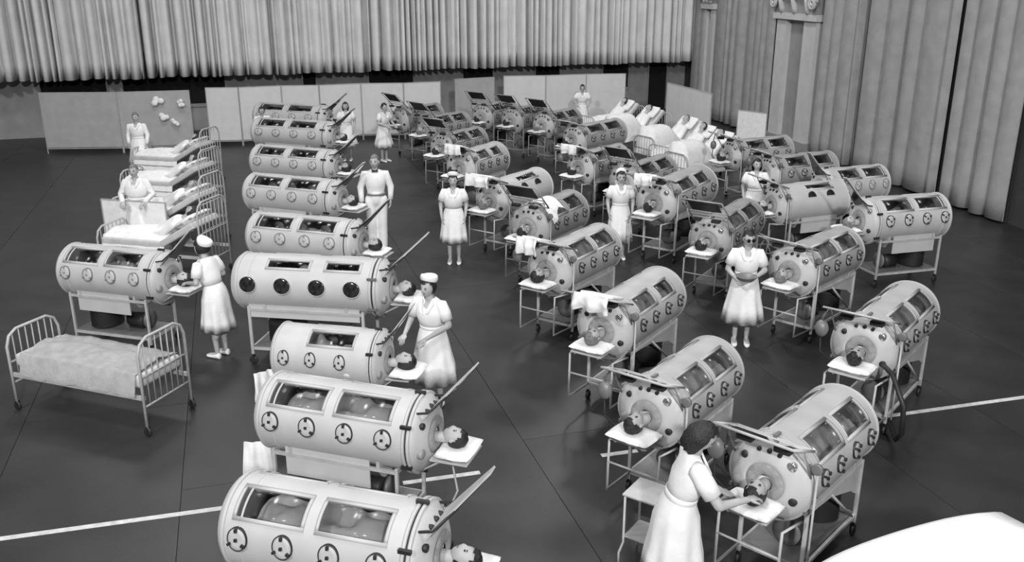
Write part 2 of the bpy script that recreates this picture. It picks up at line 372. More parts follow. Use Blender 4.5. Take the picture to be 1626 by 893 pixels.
def hand(b, wrist, d, nrm, side, curl=.5, s=1.0):               # palm and five fingers; nrm is the way the palm faces
    d = d.normalized(); nrm = (nrm - d*nrm.dot(d)).normalized(); sid = d.cross(nrm)*side     # thumb side
    m = Matrix((sid, d, nrm)).transposed().to_4x4(); m.translation = wrist
    b.ball((0, .045*s, 0), (.040*s, .056*s, .016*s), 10, 7, 0, m)
    for i, (x, ln) in enumerate(((.028, .072), (.010, .080), (-.009, .074), (-.027, .058))):
        p0 = Vector((x*.9*s, .085*s, 0)); c1 = curl*.7; c2 = curl*1.5
        p1 = p0 + Vector((x*.12, math.cos(c1), math.sin(c1)))*ln*.5*s; p2 = p1 + Vector((0, math.cos(c2), math.sin(c2)))*ln*.5*s
        q = MB(); q.tube([p0 - Vector((0, .02*s, 0)), p0, p1, (p1+p2)/2, p2], [.009*s, .009*s, .0085*s, .008*s, .005*s], 6); b.join(q, m)
    q = MB(); q.tube([(.022*s, .02*s, .004), (.046*s, .045*s, .012*s), (.055*s, .068*s, .022*s), (.054*s, .086*s, .03*s)], [.013*s, .011*s, .010*s, .006*s], 6); b.join(q, m)
def ell(z, rx, ry, cy=0., n=36, f=0., ph=0., dip=0.):
    out = []
    for k in range(n):
        a = 2*PI*k/n; r_ = 1 + f*math.sin(9*a+ph) + f*.6*math.sin(5*a+2*ph); fr = max(0, -math.sin(a))
        out.append(Vector((rx*r_*math.cos(a), cy + ry*r_*math.sin(a), z - dip*fr**6)))
    return out
def person(lab, pos, face, height=1.64, lean=0., arms=None, outfit='dress', hair='wavy', hairmat='hair', cap=None, glasses=False, yaw=0., pitch=0., seed=0, belt=True, hem=.42, stout=1.0, flare=1.0, cat='person', group=None):
    root = tag(empty('person', (pos[0], pos[1], 0), face), lab, cat, group); S = height/1.65; root.scale = (S, S, S)
    lean = math.radians(lean)
    def bend(p):
        p = Vector(p); ph = lean*smooth01(.85, 1.12, p.z)
        if lean == 0 or p.z < .85: return p
        dz = p.z-.95; return Vector((p.x, p.y*math.cos(ph) - dz*math.sin(ph), .95 + dz*math.cos(ph) + p.y*math.sin(ph)))
    arms = arms or {}; aL = arms.get('L', ((.235, .02, 1.11), (.215, -.09, .90))); aR = arms.get('R', ((-.235, .02, 1.11), (-.215, -.09, .90)))
    sh = {1: bend((.165, 0, 1.345)), -1: bend((-.165, 0, 1.345))}; el = {1: Vector(aL[0]), -1: Vector(aR[0])}; wr_ = {1: Vector(aL[1]), -1: Vector(aR[1])}
    b = MB(); bp = lambda *p: bend(p)
    b.capsule(bp(0, .01, 1.28), bp(0, .01, 1.12), .10, .10); b.capsule(bp(-.09, 0, 1.30), bp(.09, 0, 1.30), .075, .075); b.capsule(bp(0, 0, 1.12), (0, 0, .92), .10, .12)
    b.capsule(bp(-.14, 0, 1.345), bp(.14, 0, 1.345), .05, .05); b.capsule(bp(0, .012, 1.36), bp(0, .0, 1.48), .056, .050)
    for s in (1, -1):
        b.capsule(sh[s], el[s], .050, .040); b.capsule(el[s], wr_[s], .040, .026)
        b.capsule((s*.085, 0, .90), (s*.085, -.01, .49), .085, .056); b.capsule((s*.085, -.01, .49), (s*.08, .01, .10), .052, .034); b.capsule((s*.085, .02, .36), (s*.085, .02, .32), .05, .046)
        b.capsule((s*.082, .02, .06), (s*.09, -.13, .035), .035, .028)
    body = fuse(b, .0145, 5); hm = T(bend((0, -.012, 1.545))) @ R(lean + math.radians(pitch), 'X') @ R(math.radians(yaw), 'Z')
    body.join(HEAD, hm)
    for s in (1, -1):
        d = (wr_[s]-el[s]); d.normalize(); nrm = Vector((-s*.8, -.3, -.5)) if d.z < -.4 else Vector((0, 0, -1.)) if arms.get('palm', 'down') == 'down' else Vector((0, 0, 1.))
        if d.z < -.4: hand(body, wr_[s]-d*.01, d, nrm, -s, .45)
        else: hand(body, wr_[s]-d*.01, d, nrm, -s if arms.get('palm', 'down') != 'down' else s, .6)
    bo = body.build('body', ['skin', 'eye', 'lip'], root)
    hr = hair_mesh(hair, seed).build('hair', hairmat, root, hm)
    def sleeves(frac, r0, r1, mt, name='sleeve'):
        for s in (1, -1):
            a, e, wv = sh[s], el[s], wr_[s]; pts = [a + Vector((-s*.04, 0, .01)), a, a.lerp(e, .5)]
            if frac < 1: pts = [a + Vector((-s*.05, 0, .0)), a + Vector((-s*.012, 0, .004)), a.lerp(e, frac*.5), a.lerp(e, frac)]; rr = [.055, .071, r0, r1]
            else: pts = [a + Vector((-s*.05, 0, .0)), a, a.lerp(e, .5), e, e.lerp(wv, .5), wv.lerp(e, .04)]; rr = [.055, .070, r0, r0*.95, r1, r1*.85]
            q = MB(); q.tube(pts, rr, 16); q.build(name, mt, root)
    W_ = stout
    top = [(1.418, .066, .060, .012, 0, .11), (1.392, .125, .078, .006, 0, .10), (1.362, .172, .094, .002, 0, .05), (1.30, .182, .112, -.008, 0, 0), (1.22, .178*W_, .130*W_, -.016, 0, 0), (1.13, .158*W_, .118*W_, -.006, 0, 0), (1.045, .140*W_, .106*W_, 0, 0, 0)]
    def loft(name, prof, mt, caps=True, n=36):
        rings = [[bend(p) for p in ell(z, rx, ry, cy, n, f, seed, dp)] for z, rx, ry, cy, f, dp in prof]
        q = MB(); q.loft(rings, 0, True, False, caps); return q.build(name, mt, root)
    if outfit in ('dress', 'coat'):
        loft('bodice', top, 'uniform')
        k = flare if outfit == 'dress' else .8
        loft('skirt', [(1.05, .142*W_, .108*W_, 0, 0, 0), (.97, .172*W_, .132*W_, .004, .006, 0), (.86, .198*W_, .165*W_, .008, .014, 0), (.70, .198*W_ + .03*k, .165*W_ + .035*k, .01, .028, 0), (.55, .20*W_ + .06*k, .18*W_ + .06*k, .01, .045, 0), (hem, .205*W_ + .085*k, .19*W_ + .085*k, .01, .055, 0), (hem+.012, .19*W_ + .08*k, .18*W_ + .08*k, .01, .05, 0)], 'uniform', True, 72)
        if belt: loft('belt', [(1.078, .147*W_, .112*W_, 0, 0, 0), (1.075, .152*W_, .116*W_, 0, 0, 0), (1.035, .150*W_, .116*W_, 0, 0, 0), (1.03, .144*W_, .110*W_, 0, 0, 0)], 'cloth')
        if outfit == 'coat': sleeves(1.0, .058, .046, 'uniform')
        else: sleeves(.72, .074, .070, 'uniform')
        for s in (1, -1):                                        # lapels
            q = MB(); z0 = 1.415; P_ = [(s*.062, -.035, z0), (s*.10, -.072, 1.375), (s*.055, -.142, 1.285), (s*.012, -.140, 1.262), (s*.030, -.118, 1.315)]
            q.loft([[bend(p) for p in P_], [bend((p[0], p[1]-.012, p[2]+.004)) for p in P_]], smooth=False); q.build('lapel', 'cloth', root)
    else:
        loft('shirt', top[:1] + [(1.392, .125, .078, .006, 0, .02), (1.362, .18, .097, .002, 0, 0)] + top[3:] + [(.99, .155, .115, 0, 0, 0)], 'uniform')
        sleeves(1.0, .06, .046, 'uniform')
        q = MB(); q.capsule((0, 0, 1.0), (0, .01, .92), .13, .14); 
        for s in (1, -1): q.capsule((s*.088, 0, .90), (s*.09, -.01, .48), .105, .082); q.capsule((s*.09, -.01, .50), (s*.088, .012, .10), .082, .074)
        fuse(q, .018, 4).build('trousers', 'uniform', root)
        loft('belt', [(1.022, .152, .117, 0, 0, 0), (1.02, .16, .124, 0, 0, 0), (.988, .162, .126, 0, 0, 0), (.984, .154, .119, 0, 0, 0)], 'mid')
        q = MB(); 
        for s in (1, -1): q.loft([[bend((s*.006, -.078 + j*.014, 1.405 + i*.008)) for i, j in ((-1, 0), (1, 0), (1, 1), (-1, 1))], [bend((s*.05, -.074 + j*.014, 1.405 + i*.024)) for i, j in ((-1, 0), (1, 0), (1, 1), (-1, 1))]], smooth=False)
        q.ball(bend((0, -.078, 1.405)), (.012, .011, .012), 8, 6); q.build('bow_tie', 'dark', root)
    for s in (1, -1):
        q = MB(); rings = []
        for y, rx, z1 in ((.062, .022, .06), (.05, .034, .085), (.01, .037, .085), (-.05, .040, .062), (-.11, .044, .052), (-.155, .034, .045), (-.175, .016, .035)):
            rings.append([Vector((s*.086 + rx*math.cos(2*PI*k/12), y, max(.004, z1*.5 + z1*.52*math.sin(2*PI*k/12)))) for k in range(12)])
        q.loft(rings); q.build('shoe', 'uniform', root)
    if cap:
        q = MB(); rings = []
        for z, r_, e in ((.062, 1.0, 0), (.085, 1.10, .01), (.12, 1.06, .012), (.135, .9, .01), (.128, .5, .01), (.125, .1, .01)):
            rings.append([Vector((.092*r_*math.cos(2*PI*k/20), .015 + .098*r_*math.sin(2*PI*k/20), z + .028*max(0, -math.sin(2*PI*k/20)))) for k in range(20)])
        q.loft(rings, 0, True, False, True); q.build('nurse_cap', 'cloth', root, hm @ T((0, .012 if cap == 'flat' else .03, .012 if cap == 'flat' else .0)) @ R(-.12 if cap == 'flat' else -.5, 'X'))
    if glasses:
        q = MB()
        for s in (1, -1): q.lathe([(-.003, .02), (-.003, .026), (.003, .026), (.003, .02)], 14, 'y', (s*.033, -.1, .012)); q.lathe([(-.001, .024), (.001, .024)], 14, 'y', (s*.033, -.1, .012)); q.tube([(s*.058, -.098, .016), (s*.083, -.02, .016), (s*.084, .02, .012)], .0028, 5)
        q.tube([(-.01, -.1, .015), (.01, -.1, .015)], .003, 5); q.build('spectacles', 'eye', root, hm)
    return root

# ------------------------------------------------------------------ lying patients, pillows, sheets (shared shapes)
LIE = Matrix(((0, 0, 1, 0), (-1, 0, 0, 0), (0, -1, 0, 0), (0, 0, 0, 1)))
def patient_meshes():
    b = MB(); b.capsule((-.16, 0, -.035), (-.42, 0, -.05), .115, .115); b.capsule((-.13, -.13, -.045), (-.13, .13, -.045), .065, .065); b.capsule((-.20, 0, -.03), (.08, 0, -.02), .06, .052)
    b.capsule((-.42, 0, -.05), (-.66, 0, -.06), .12, .13)
    for s in (1, -1):
        b.capsule((-.14, s*.19, -.05), (-.42, s*.225, -.07), .045, .037); b.capsule((-.42, s*.225, -.07), (-.66, s*.17, .01), .036, .026)
        b.capsule((-.66, s*.09, -.06), (-.93, s*.10, .10), .085, .055); b.capsule((-.93, s*.10, .10), (-1.10, s*.10, -.09), .05, .035); b.capsule((-1.10, s*.10, -.11), (-1.20, s*.12, -.11), .035, .028)
    q = fuse(b, .02, 4); q.join(HEAD, T((.165, 0, 0)) @ LIE)
    for s in (1, -1): hand(q, Vector((-.66, s*.17, .01)), Vector((-1, -s*.5, .1)), Vector((0, 0, -1)), s, .5)
    return q.mesh('body', ['skin', 'eye', 'lip'])
PAT = patient_meshes()
def shirt_mesh():
    b = MB(); b.capsule((-.16, 0, -.035), (-.42, 0, -.045), .135, .14); b.capsule((-.13, -.13, -.04), (-.13, .13, -.04), .085, .085); b.capsule((-.42, 0, -.05), (-.72, 0, -.06), .145, .16)
    for s in (1, -1): b.capsule((-.14, s*.19, -.05), (-.42, s*.225, -.07), .066, .058); b.capsule((-.42, s*.225, -.07), (-.60, s*.185, -.01), .056, .046)
    return fuse(b, .02, 3).mesh('nightshirt', 'uniform')
SHIRT = shirt_mesh()
HAIRS = [hair_mesh('wavy', 3).mesh('hair', 'hair'), hair_mesh('man', 5).mesh('hair', 'hair'), hair_mesh('short', 8).mesh('hair', 'hair_light')]
def pillow_mesh(lx, ly, th, sag=.3):
    b = MB(); n = 14; V = []; Fc = []
    for side in (1, -1):
        for i in range(n+1):
            for j in range(n+1):
                u, v = i/n*2-1, j/n*2-1; e = (1-u**4)*(1-v**4); z = side*th*.5*e**.45
                if side > 0: z -= th*sag*math.exp(-((u-.0)**2+v*v)*3)
                z += .02*abs(v)**3*sag + .006*noise.noise(Vector((u*3, v*3, side)))
                V.append((u*lx/2*(1-.05*v*v), v*ly/2*(1-.05*u*u), z))
    k = (n+1)**2
    for side in (0, 1):
        for i in range(n):
            for j in range(n): a = side*k+i*(n+1)+j; Fc.append((a, a+1, a+n+2, a+n+1))
    for i in range(n):
        for a, c in ((i, i+1), (n*(n+1)+i, n*(n+1)+i+1), (i*(n+1), (i+1)*(n+1)), (i*(n+1)+n, (i+1)*(n+1)+n)): Fc.append((a, c, k+c, k+a))
    b.add(V, Fc, 0, True); return b
PILLOW = pillow_mesh(.34, .46, .09).mesh('pillow', 'cloth')
BEDPILLOW = pillow_mesh(.42, .66, .15).mesh('pillow', 'cloth')
def sheet_mesh(L_, W_, h, seed, knees=.0):                        # a rumpled sheet lying over a body
    b = MB(); nx, ny = 36, 16; V = []
    for i in range(nx+1):
        for j in range(ny+1):
            x, y = -L_ + L_*i/nx, (j/ny*2-1); u = i/nx
            z = h*(max(0, 1-abs(y)**2.2))*(.75+.25*math.sin(u*3)) + .09*noise.noise(Vector((x*4.5, y*2, seed))) + .02*noise.noise(Vector((x*14, y*9, seed)))
            z += knees*math.exp(-((u-.42)/.10)**2)*max(0, 1-abs(y)*1.1); V.append((x, y*W_/2, z))
    Fc = [(i*(ny+1)+j, i*(ny+1)+j+1, (i+1)*(ny+1)+j+1, (i+1)*(ny+1)+j) for i in range(nx) for j in range(ny)]
    n0 = len(V); V += [(x, y, z-.012) for x, y, z in V]; Fc += [tuple(n0+q for q in reversed(f)) for f in Fc]
    b.add(V, Fc, 0, True); return b
SHEETS = [sheet_mesh(1.3, .56, .17, 1).mesh('bed_sheet', 'cloth'), sheet_mesh(1.3, .56, .15, 7, .16).mesh('bed_sheet', 'cloth'), sheet_mesh(1.3, .56, .14, 12, .08).mesh('bed_sheet', 'blanket')]
def patient(mtx, lab, k, group='patients in the iron lungs', tilt=0.):
    r_ = empty('person'); r_.matrix_world = mtx; tag(r_, lab, 'person', group)
    link('body', PAT, r_); link('nightshirt', SHIRT, r_); link('hair', HAIRS[k % 3], r_, T((.165, 0, 0)) @ LIE); return r_

# ------------------------------------------------------------------ iron lungs
RAD, AX, L0 = .36, 1.05, 1.62
def sp(x, th, side, r): return Vector((x, -side*r*math.sin(th), AX + r*math.cos(th)))
def tank_mesh(wins, L_):
    n = 60; xs = sorted(set([-L_/2, L_/2] + [v for a, c, _, _, _ in wins for v in (a, c)])); ri = RAD-.014; b = MB()
    def is_win(i, k):
        xm = (xs[i]+xs[i+1])/2; d = (k+.5)*360/n; d = d if d <= 180 else d-360
        return any(a < xm < c and t0 < d*sd < t1 for a, c, t0, t1, sd in wins)
    def P_(i, k, r): a = 2*PI*k/n; return Vector((xs[i], -r*math.sin(a), AX + r*math.cos(a)))
    V = []; Fc = []; N_ = len(xs)*n
    for r in (RAD, ri):
        for i in range(len(xs)):
            for k in range(n): V.append(P_(i, k, r))
    rev = []; Fi = []
    for i in range(len(xs)-1):
        for k in range(n):
            if is_win(i, k): continue
            k2 = (k+1) % n; a, c, d, e = i*n+k, i*n+k2, (i+1)*n+k2, (i+1)*n+k
            Fc.append((a, c, d, e)); Fi.append((N_+e, N_+d, N_+c, N_+a))
            if is_win(i, (k-1) % n): rev.append((a, e))
            if is_win(i, k2): rev.append((c, d))
            if i > 0 and is_win(i-1, k): rev.append((a, c))
            if i < len(xs)-2 and is_win(i+1, k): rev.append((d, e))
    b.add(V, Fc, 0, True); b.add(V, Fi, 1, True)
    for p, q in rev: b.quad([V[p], V[q], V[q+N_], V[p+N_]])
    return b
def arc_strip(b, x0, x1, t0, t1, side, r0, r1, n=8):
    rings = []
    for k in range(n+1):
        t = math.radians(t0 + (t1-t0)*k/n); rings.append([sp(x0, t, side, r0), sp(x1, t, side, r0), sp(x1, t, side, r1), sp(x0, t, side, r1)])
    b.loft(rings, 0, True)
def nmat(x, th, side, r): return T(sp(x, th, side, r)) @ R(side*th, 'X')
def caster(b):
    b.tube([(0, 0, .15), (0, 0, .11)], .014, 8); b.box((0, -.022, .075), (.03, .006, .09)); b.box((0, .022, .075), (.03, .006, .09))
    b.lathe([(-.016, .02), (-.016, .045), (-.010, .052), (.010, .052), (.016, .045), (.016, .02)], 16, 'y', (0, 0, .052))
_c = MB(); caster(_c); CASTER = _c.mesh('caster', 'dark')
def ring(x, r0, r1, wd): b = MB(); b.lathe([(x-wd/2, r0), (x-wd/2, r1-.006), (x-wd/2+.006, r1), (x+wd/2-.006, r1), (x+wd/2, r1-.006), (x+wd/2, r0)], 48, 'x', (0, 0, AX), cap=False); return b
def make_lung(kind):
    en = {'A': 'enamel', 'K': 'enamel', 'B': 'enamel', 'C': 'enamel', 'D': 'enamel_grey', 'E': 'enamel_grey', 'G': 'enamel_dim', 'H': 'enamel'}[kind]
    fr = 'frame' if kind in 'AKBCH' else 'frame_grey' if kind == 'G' else 'frame'
    root = empty('iron_lung'); H = L0/2
    if kind == 'B': w0 = [(-.44, .05), (.27, .66)]; ta = (24, 42)
    elif kind == 'C': w0 = [(-.22, .52)]; ta = (18, 48)
    elif kind == 'E': w0 = [(-.50, -.10), (.08, .56)]; ta = (30, 60)
    elif kind == 'H': w0 = [(-.42, .26)]; ta = (18, 36)
    else: w0 = [(-.70, -.10), (.06, .64)]; ta = (18, 54)
    if kind in 'DG': w0 = [(-.62, -.08), (.06, .62)]; ta = (24, 60)
    wins = [(a, c, ta[0], ta[1], sd) for a, c in w0 for sd in (1, -1)]
    tank = tank_mesh(wins, L0).build('tank', [en, 'tankshade'], root)
    if kind in 'AKB':
        ring(-H+.16, RAD-.004, RAD+.006, .02).build('band', en, tank)
    b = MB(); prof = [(-H, RAD)]
    for k in range(1, 9): a = PI/2*k/8; prof.append((-H - .10*math.sin(a), RAD - .12*(1-math.cos(a))))
    prof += [(-H-.115, .14), (-H-.12, .02)]; b.lathe(prof, 48, 'x', (0, 0, AX)); b.build('foot_dome', en, root)
    ring(-H, RAD-.01, RAD+.014, .035).build('foot_rim', en, root)
    for a, c, t0, t1, sd in wins:
        f = MB(); d = .03; dt = 5
        arc_strip(f, a-d, c+d, t0-dt, t0, sd, RAD-.002, RAD+.010, 2); arc_strip(f, a-d, c+d, t1, t1+dt, sd, RAD-.002, RAD+.010, 2)
        arc_strip(f, a-d, a, t0, t1, sd, RAD-.002, RAD+.010); arc_strip(f, c, c+d, t0, t1, sd, RAD-.002, RAD+.010)
        fo = f.build('window_frame', en, root); p = MB(); arc_strip(p, a, c, t0, t1, sd, RAD-.012, RAD-.007); p.build('pane', 'glass', fo)
    # ports along both flanks
    if kind == 'C': px = [-.62, -.16, .34]; th = 78
    elif kind in 'DEG': px = [-.60, -.2, .2, .58]; th = 84
    elif kind == 'H': px = [-.3, .2]; th = 62
    else: px = [-.66, -.24, .18, .60]; th = 80
    pr = .10 if kind == 'B' else .07 if kind in 'DEG' else .085
    disc = MB(); disc.lathe([(-.03, pr), (.012, pr), (.020, pr*.9), (.022, pr*.5), (.022, .01)], 24)
    rim = MB(); rim.lathe([(-.02, pr), (-.02, pr+.008), (.016, pr+.008), (.018, pr+.003), (.012, pr)], 24, cap=False)
    lat = MB(); 
    for k, a in enumerate((90, 210, 330)): m_ = R(math.radians(a), 'Z'); lat.box((pr*.86, 0, .030), (.028, .020, .022), m_, 0)
    lat.box((0, 0, .032), (.022, .022, .02))
    if kind == 'H':
        disc = MB(); P_ = [(pr*1.25*math.cos(a), pr*1.25*math.sin(a)) for a in [PI + PI*k/12 for k in range(13)]]
        disc.loft([[Vector((x, y, -.03)) for x, y in P_], [Vector((x, y, .012)) for x, y in P_]], smooth=False)
    dm = disc.mesh('port', 'darkglass' if kind in 'BH' else en); rm = rim.mesh('port_rim', 'dark' if kind in 'ACDEG' else 'mid' if kind == 'K' else en); lm = lat.mesh('port_latches', 'rubber' if kind != 'K' else 'frame_grey')
    for sd in (1, -1):
        for x in px:
            po = link('port', dm, root, nmat(x, math.radians(th), sd, RAD))
            if kind != 'H': link('port_rim', rm, po)
            if kind not in 'BH': tag(link('port_latches', lm, po), kind='stuff')
    # head end
    ring(H+.004, RAD-.02, RAD+.022, .03).build('flange', en, root); ring(H+.028, RAD-.02, RAD+.008, .022).build('gasket', 'rubber', root); ring(H+.055, RAD-.02, RAD+.022, .032).build('flange', en, root)
    for k in range(6):
        a = 2*PI*k/6+.5; b = MB(); b.box((H+.03, (RAD+.03)*math.cos(a), AX+(RAD+.03)*math.sin(a)), (.11, .03, .03)); b.build('clamp', 'dark' if kind in 'ACK' else 'mid', root)
    hp = MB(); hp.lathe([(H+.06, RAD), (H+.085, RAD-.005), (H+.12, RAD-.05), (H+.16, .25), (H+.185, .20), (H+.19, .17), (H+.17, .165)], 40, 'x', (0, 0, AX), cap=False); plate = hp.build('head_plate', 'enamel' if kind != 'G' else 'enamel_grey', root)
    cl = MB(); cl.lathe([(H+.165, .175), (H+.20, .165), (H+.215, .12), (H+.205, .075), (H+.19, .07)], 28, 'x', (0, 0, AX), cap=False); cl.build('collar', 'sponge', root)
    for y, z, s_, mt in ((.20, .20, .042, 'chrome'), (-.21, .17, .032, 'dark'), (-.09, .265, .02, 'rubber'), (.0, .275, .022, 'rubber'), (.09, .265, .02, 'rubber'), (-.25, -.08, .05, 'frame_grey'), (.24, -.1, .036, 'dark')):
        b = MB(); r_ = math.hypot(y, z); xx = H + .10 + (.36-r_)*.45
        b.lathe([(xx-.03, s_), (xx+.02, s_), (xx+.028, s_*.8), (xx+.03, .005)], 14, 'x', (0, y, AX+z)); b.build('gauge' if s_ > .04 else 'valve', mt, plate)
    tr = MB(); tr.box((H+.40, 0, AX-.165), (.40, .40, .018), b=.006)
    tr.build('head_tray', 'frame', root)
    for s in (1, -1): b = MB(); b.tube([(H+.06, s*.15, AX-.33), (H+.3, s*.15, AX-.185), (H+.58, s*.15, AX-.185)], .012, 6); b.build('tray_arm', fr, root)
    # mirror over the head
    if kind in 'AKBC':
        x0, z0, x1, z1 = H+.14, AX+.22, H+.63, AX+.72; b = MB()
        P_ = [(x0, -.19, z0), (x0, .19, z0), (x1, .08, z1), (x1, -.03, z1)]; nn = Vector((-(z1-z0), 0, x1-x0)).normalized()*.016
        b.loft([[Vector(p) for p in P_], [Vector(p)+nn for p in P_]], smooth=False); mo = b.build('mirror', 'frame', root)
        g_ = MB(); P2 = [(x0+.03, -.165, z0+.02), (x0+.03, .165, z0+.02), (x1-.03, .05, z1-.04), (x1-.03, -.01, z1-.04)]; g_.loft([[Vector(p)-nn*.1 for p in P2], [Vector(p)-nn*.35 for p in P2]], smooth=False); g_.build('mirror_glass', 'mirror', mo)
        for s in (1, -1): b = MB(); b.tube([(H+.07, s*.2, AX+.28), (H+.20, s*.19, AX+.30), (H+.38, s*.10, AX+.46)], .011, 6); b.build('mirror_bracket', 'dark', root)
    else:
        rise = .40 if kind == 'G' else .17; A_ = lambda u, y: Vector((H+.06+.50*u, y, AX+.37+rise*u)); b = MB(); wy = .34
        for q in ([A_(0, -wy), A_(1, -wy)], [A_(0, wy), A_(1, wy)], [A_(0, -wy), A_(0, wy)], [A_(1, -wy), A_(1, wy)]): b.tube(q, .013, 6)
        mo = b.build('mirror_frame', fr, root)
        for u in (.2, .36): b = MB(); b.tube([A_(u, -wy), A_(u, wy)], .010, 6); b.build('cross_bar', fr, mo)
        g_ = MB(); nn = Vector((-rise, 0, .5)).normalized()*.008; q = [A_(.46, -.25), A_(.96, -.25), A_(.96, .25), A_(.46, .25)]; g_.loft([[p-nn for p in q], [p+nn for p in q]], smooth=False); g_.build('mirror', 'mirror' if kind != 'G' else 'dark', mo)
        for s in (1, -1): b = MB(); b.tube([(H+.06, s*.34, AX+.12), A_(.5, s*wy)], .010, 6); b.build('mirror_bracket', 'frame_grey', root)
        if kind == 'D':
            b = MB(); b.ball((H+.30, -.42, AX+.20), (.075, .075, .10), 14, 10); b.tube([(H+.30, -.42, AX+.29), (H+.30, -.42, AX+.34), (H+.33, -.34, AX+.46)], .012, 6); b.build('hanging_jar', 'mid', root)
            b = MB(); b.tube([(H+.30, -.42, AX+.12), (H+.34, -.40, AX-.05), (H+.30, -.30, AX-.15), (H+.2, -.22, AX-.12)], .010, 6); b.build('rubber_tube', 'rubber', root)
        b = MB(); b.tube([(H+.10, .40, .3), (H+.10, .40, AX+.22)], .011, 6); b.build('gauge_post', fr, root)
        b = MB(); b.lathe([(-.02, .02), (-.02, .045), (.015, .048), (.02, .04), (.016, .01)], 18, 'x', (H+.12, .40, AX+.25)); b.build('pressure_gauge', 'mid', root)
        for s in (1, -1): b = MB(); b.tube([(H+.05, s*.30, AX-.30), (H+.44, s*.28, AX-.26), (H+.46, s*.28, .24), (H-.1, s*.29, .22)], .014, 6); b.build('front_strut', fr, root)
        b = MB(); b.tube([(H+.45, -.28, .55), (H+.45, .28, .55)], .012, 6); b.build('front_bar', fr, root)
        for y in (-.16, .17): b = MB(); b.box((H+.30, y, AX+.40), (.10, .14, .05), None, 0, .01); b.build('mirror_clip', 'rubber', root)
    # stand
    leg = MB(); leg.box((0, 0, .47), (.036, .036, .66), None, 0, .005); lgm = leg.mesh('leg', fr); xl = .70
    for x in (-xl, xl):
        for s in (1, -1):
            lo = link('leg', lgm, root, T((x, s*.29, 0))); link('caster', CASTER, lo)
    for z in (.22, .76):
        for s in (1, -1): b = MB(); b.box((0, s*.29, z), (2*xl, .028, .032)); b.build('side_rail', fr, root)
        for x in (-xl, xl): b = MB(); b.box((x, 0, z), (.028, .58, .032)); b.build('end_rail', fr, root)
    for s in (1, -1):
        if kind in 'AKBCH':
            b = MB(); x0, x1 = (-.56, .40) if kind != 'B' else (-.70, .66); b.box(((x0+x1)/2, s*.285, .70 if kind != 'B' else .74), (x1-x0, .014, .30 if kind != 'B' else .17)); b.build('apron', en, root)
        else:
            b = MB(); P_ = [(-.68, .84), (.66, .84), (.66, .74), (.1, .70), (-.45, .56), (-.68, .44)]
            b.loft([[Vector((x, s*.278, z)) for x, z in P_], [Vector((x, s*.292, z)) for x, z in P_]], smooth=False); b.build('apron', en, root)
            b = MB(); b.tube([(-.6, s*.29, .24), (.1, s*.29, .72)], .014, 6); b.build('brace', fr, root)
    for x in (-.5, .5):
        b = MB(); P_ = [(-.30, .78), (-.30, AX-.205), (-.2, AX-.305), (0, AX-.357), (.2, AX-.305), (.30, AX-.205), (.30, .78), (.2, .64), (-.2, .64)]
        b.loft([[Vector((x-.02, y, z)) for y, z in P_], [Vector((x+.02, y, z)) for y, z in P_]], smooth=False); b.build('saddle', fr, root)
    b = MB(); b.box((0, 0, .242), (2*xl-.04, .54, .014)); b.build('shelf', 'mid', root)
    b = MB(); prof = [(.25, .04)]
    for k in range(7): prof += [(.26+.04*k, .21), (.28+.04*k, .24)]
    prof += [(.55, .22), (.56, .03)]; b.lathe(prof, 28, 'z', (-.34, 0, 0)); b.build('bellows', 'rubber', root)
    b = MB(); b.lathe([(-.16, .03), (-.15, .10), (.12, .11), (.15, .08), (.17, .02)], 20, 'x', (.22, .04, .36)); b.box((.22, .04, .262), (.26, .16, .03)); b.build('motor', 'dark', root)
    b = MB(); b.lathe([(-.02, .03), (-.02, .13), (.02, .13), (.02, .03)], 22, 'x', (.44, .04, .38)); b.build('pulley', 'mid', root)
    b = MB(); b.tube([(-.34, 0, .56), (-.34, 0, .64), (-.36, .02, .70)], .05, 10); b.build('air_duct', 'dark', root)
    return root
ORD = ['nearest', 'second', 'third', 'fourth', 'fifth', 'sixth', 'seventh', 'eighth', 'ninth', 'tenth']
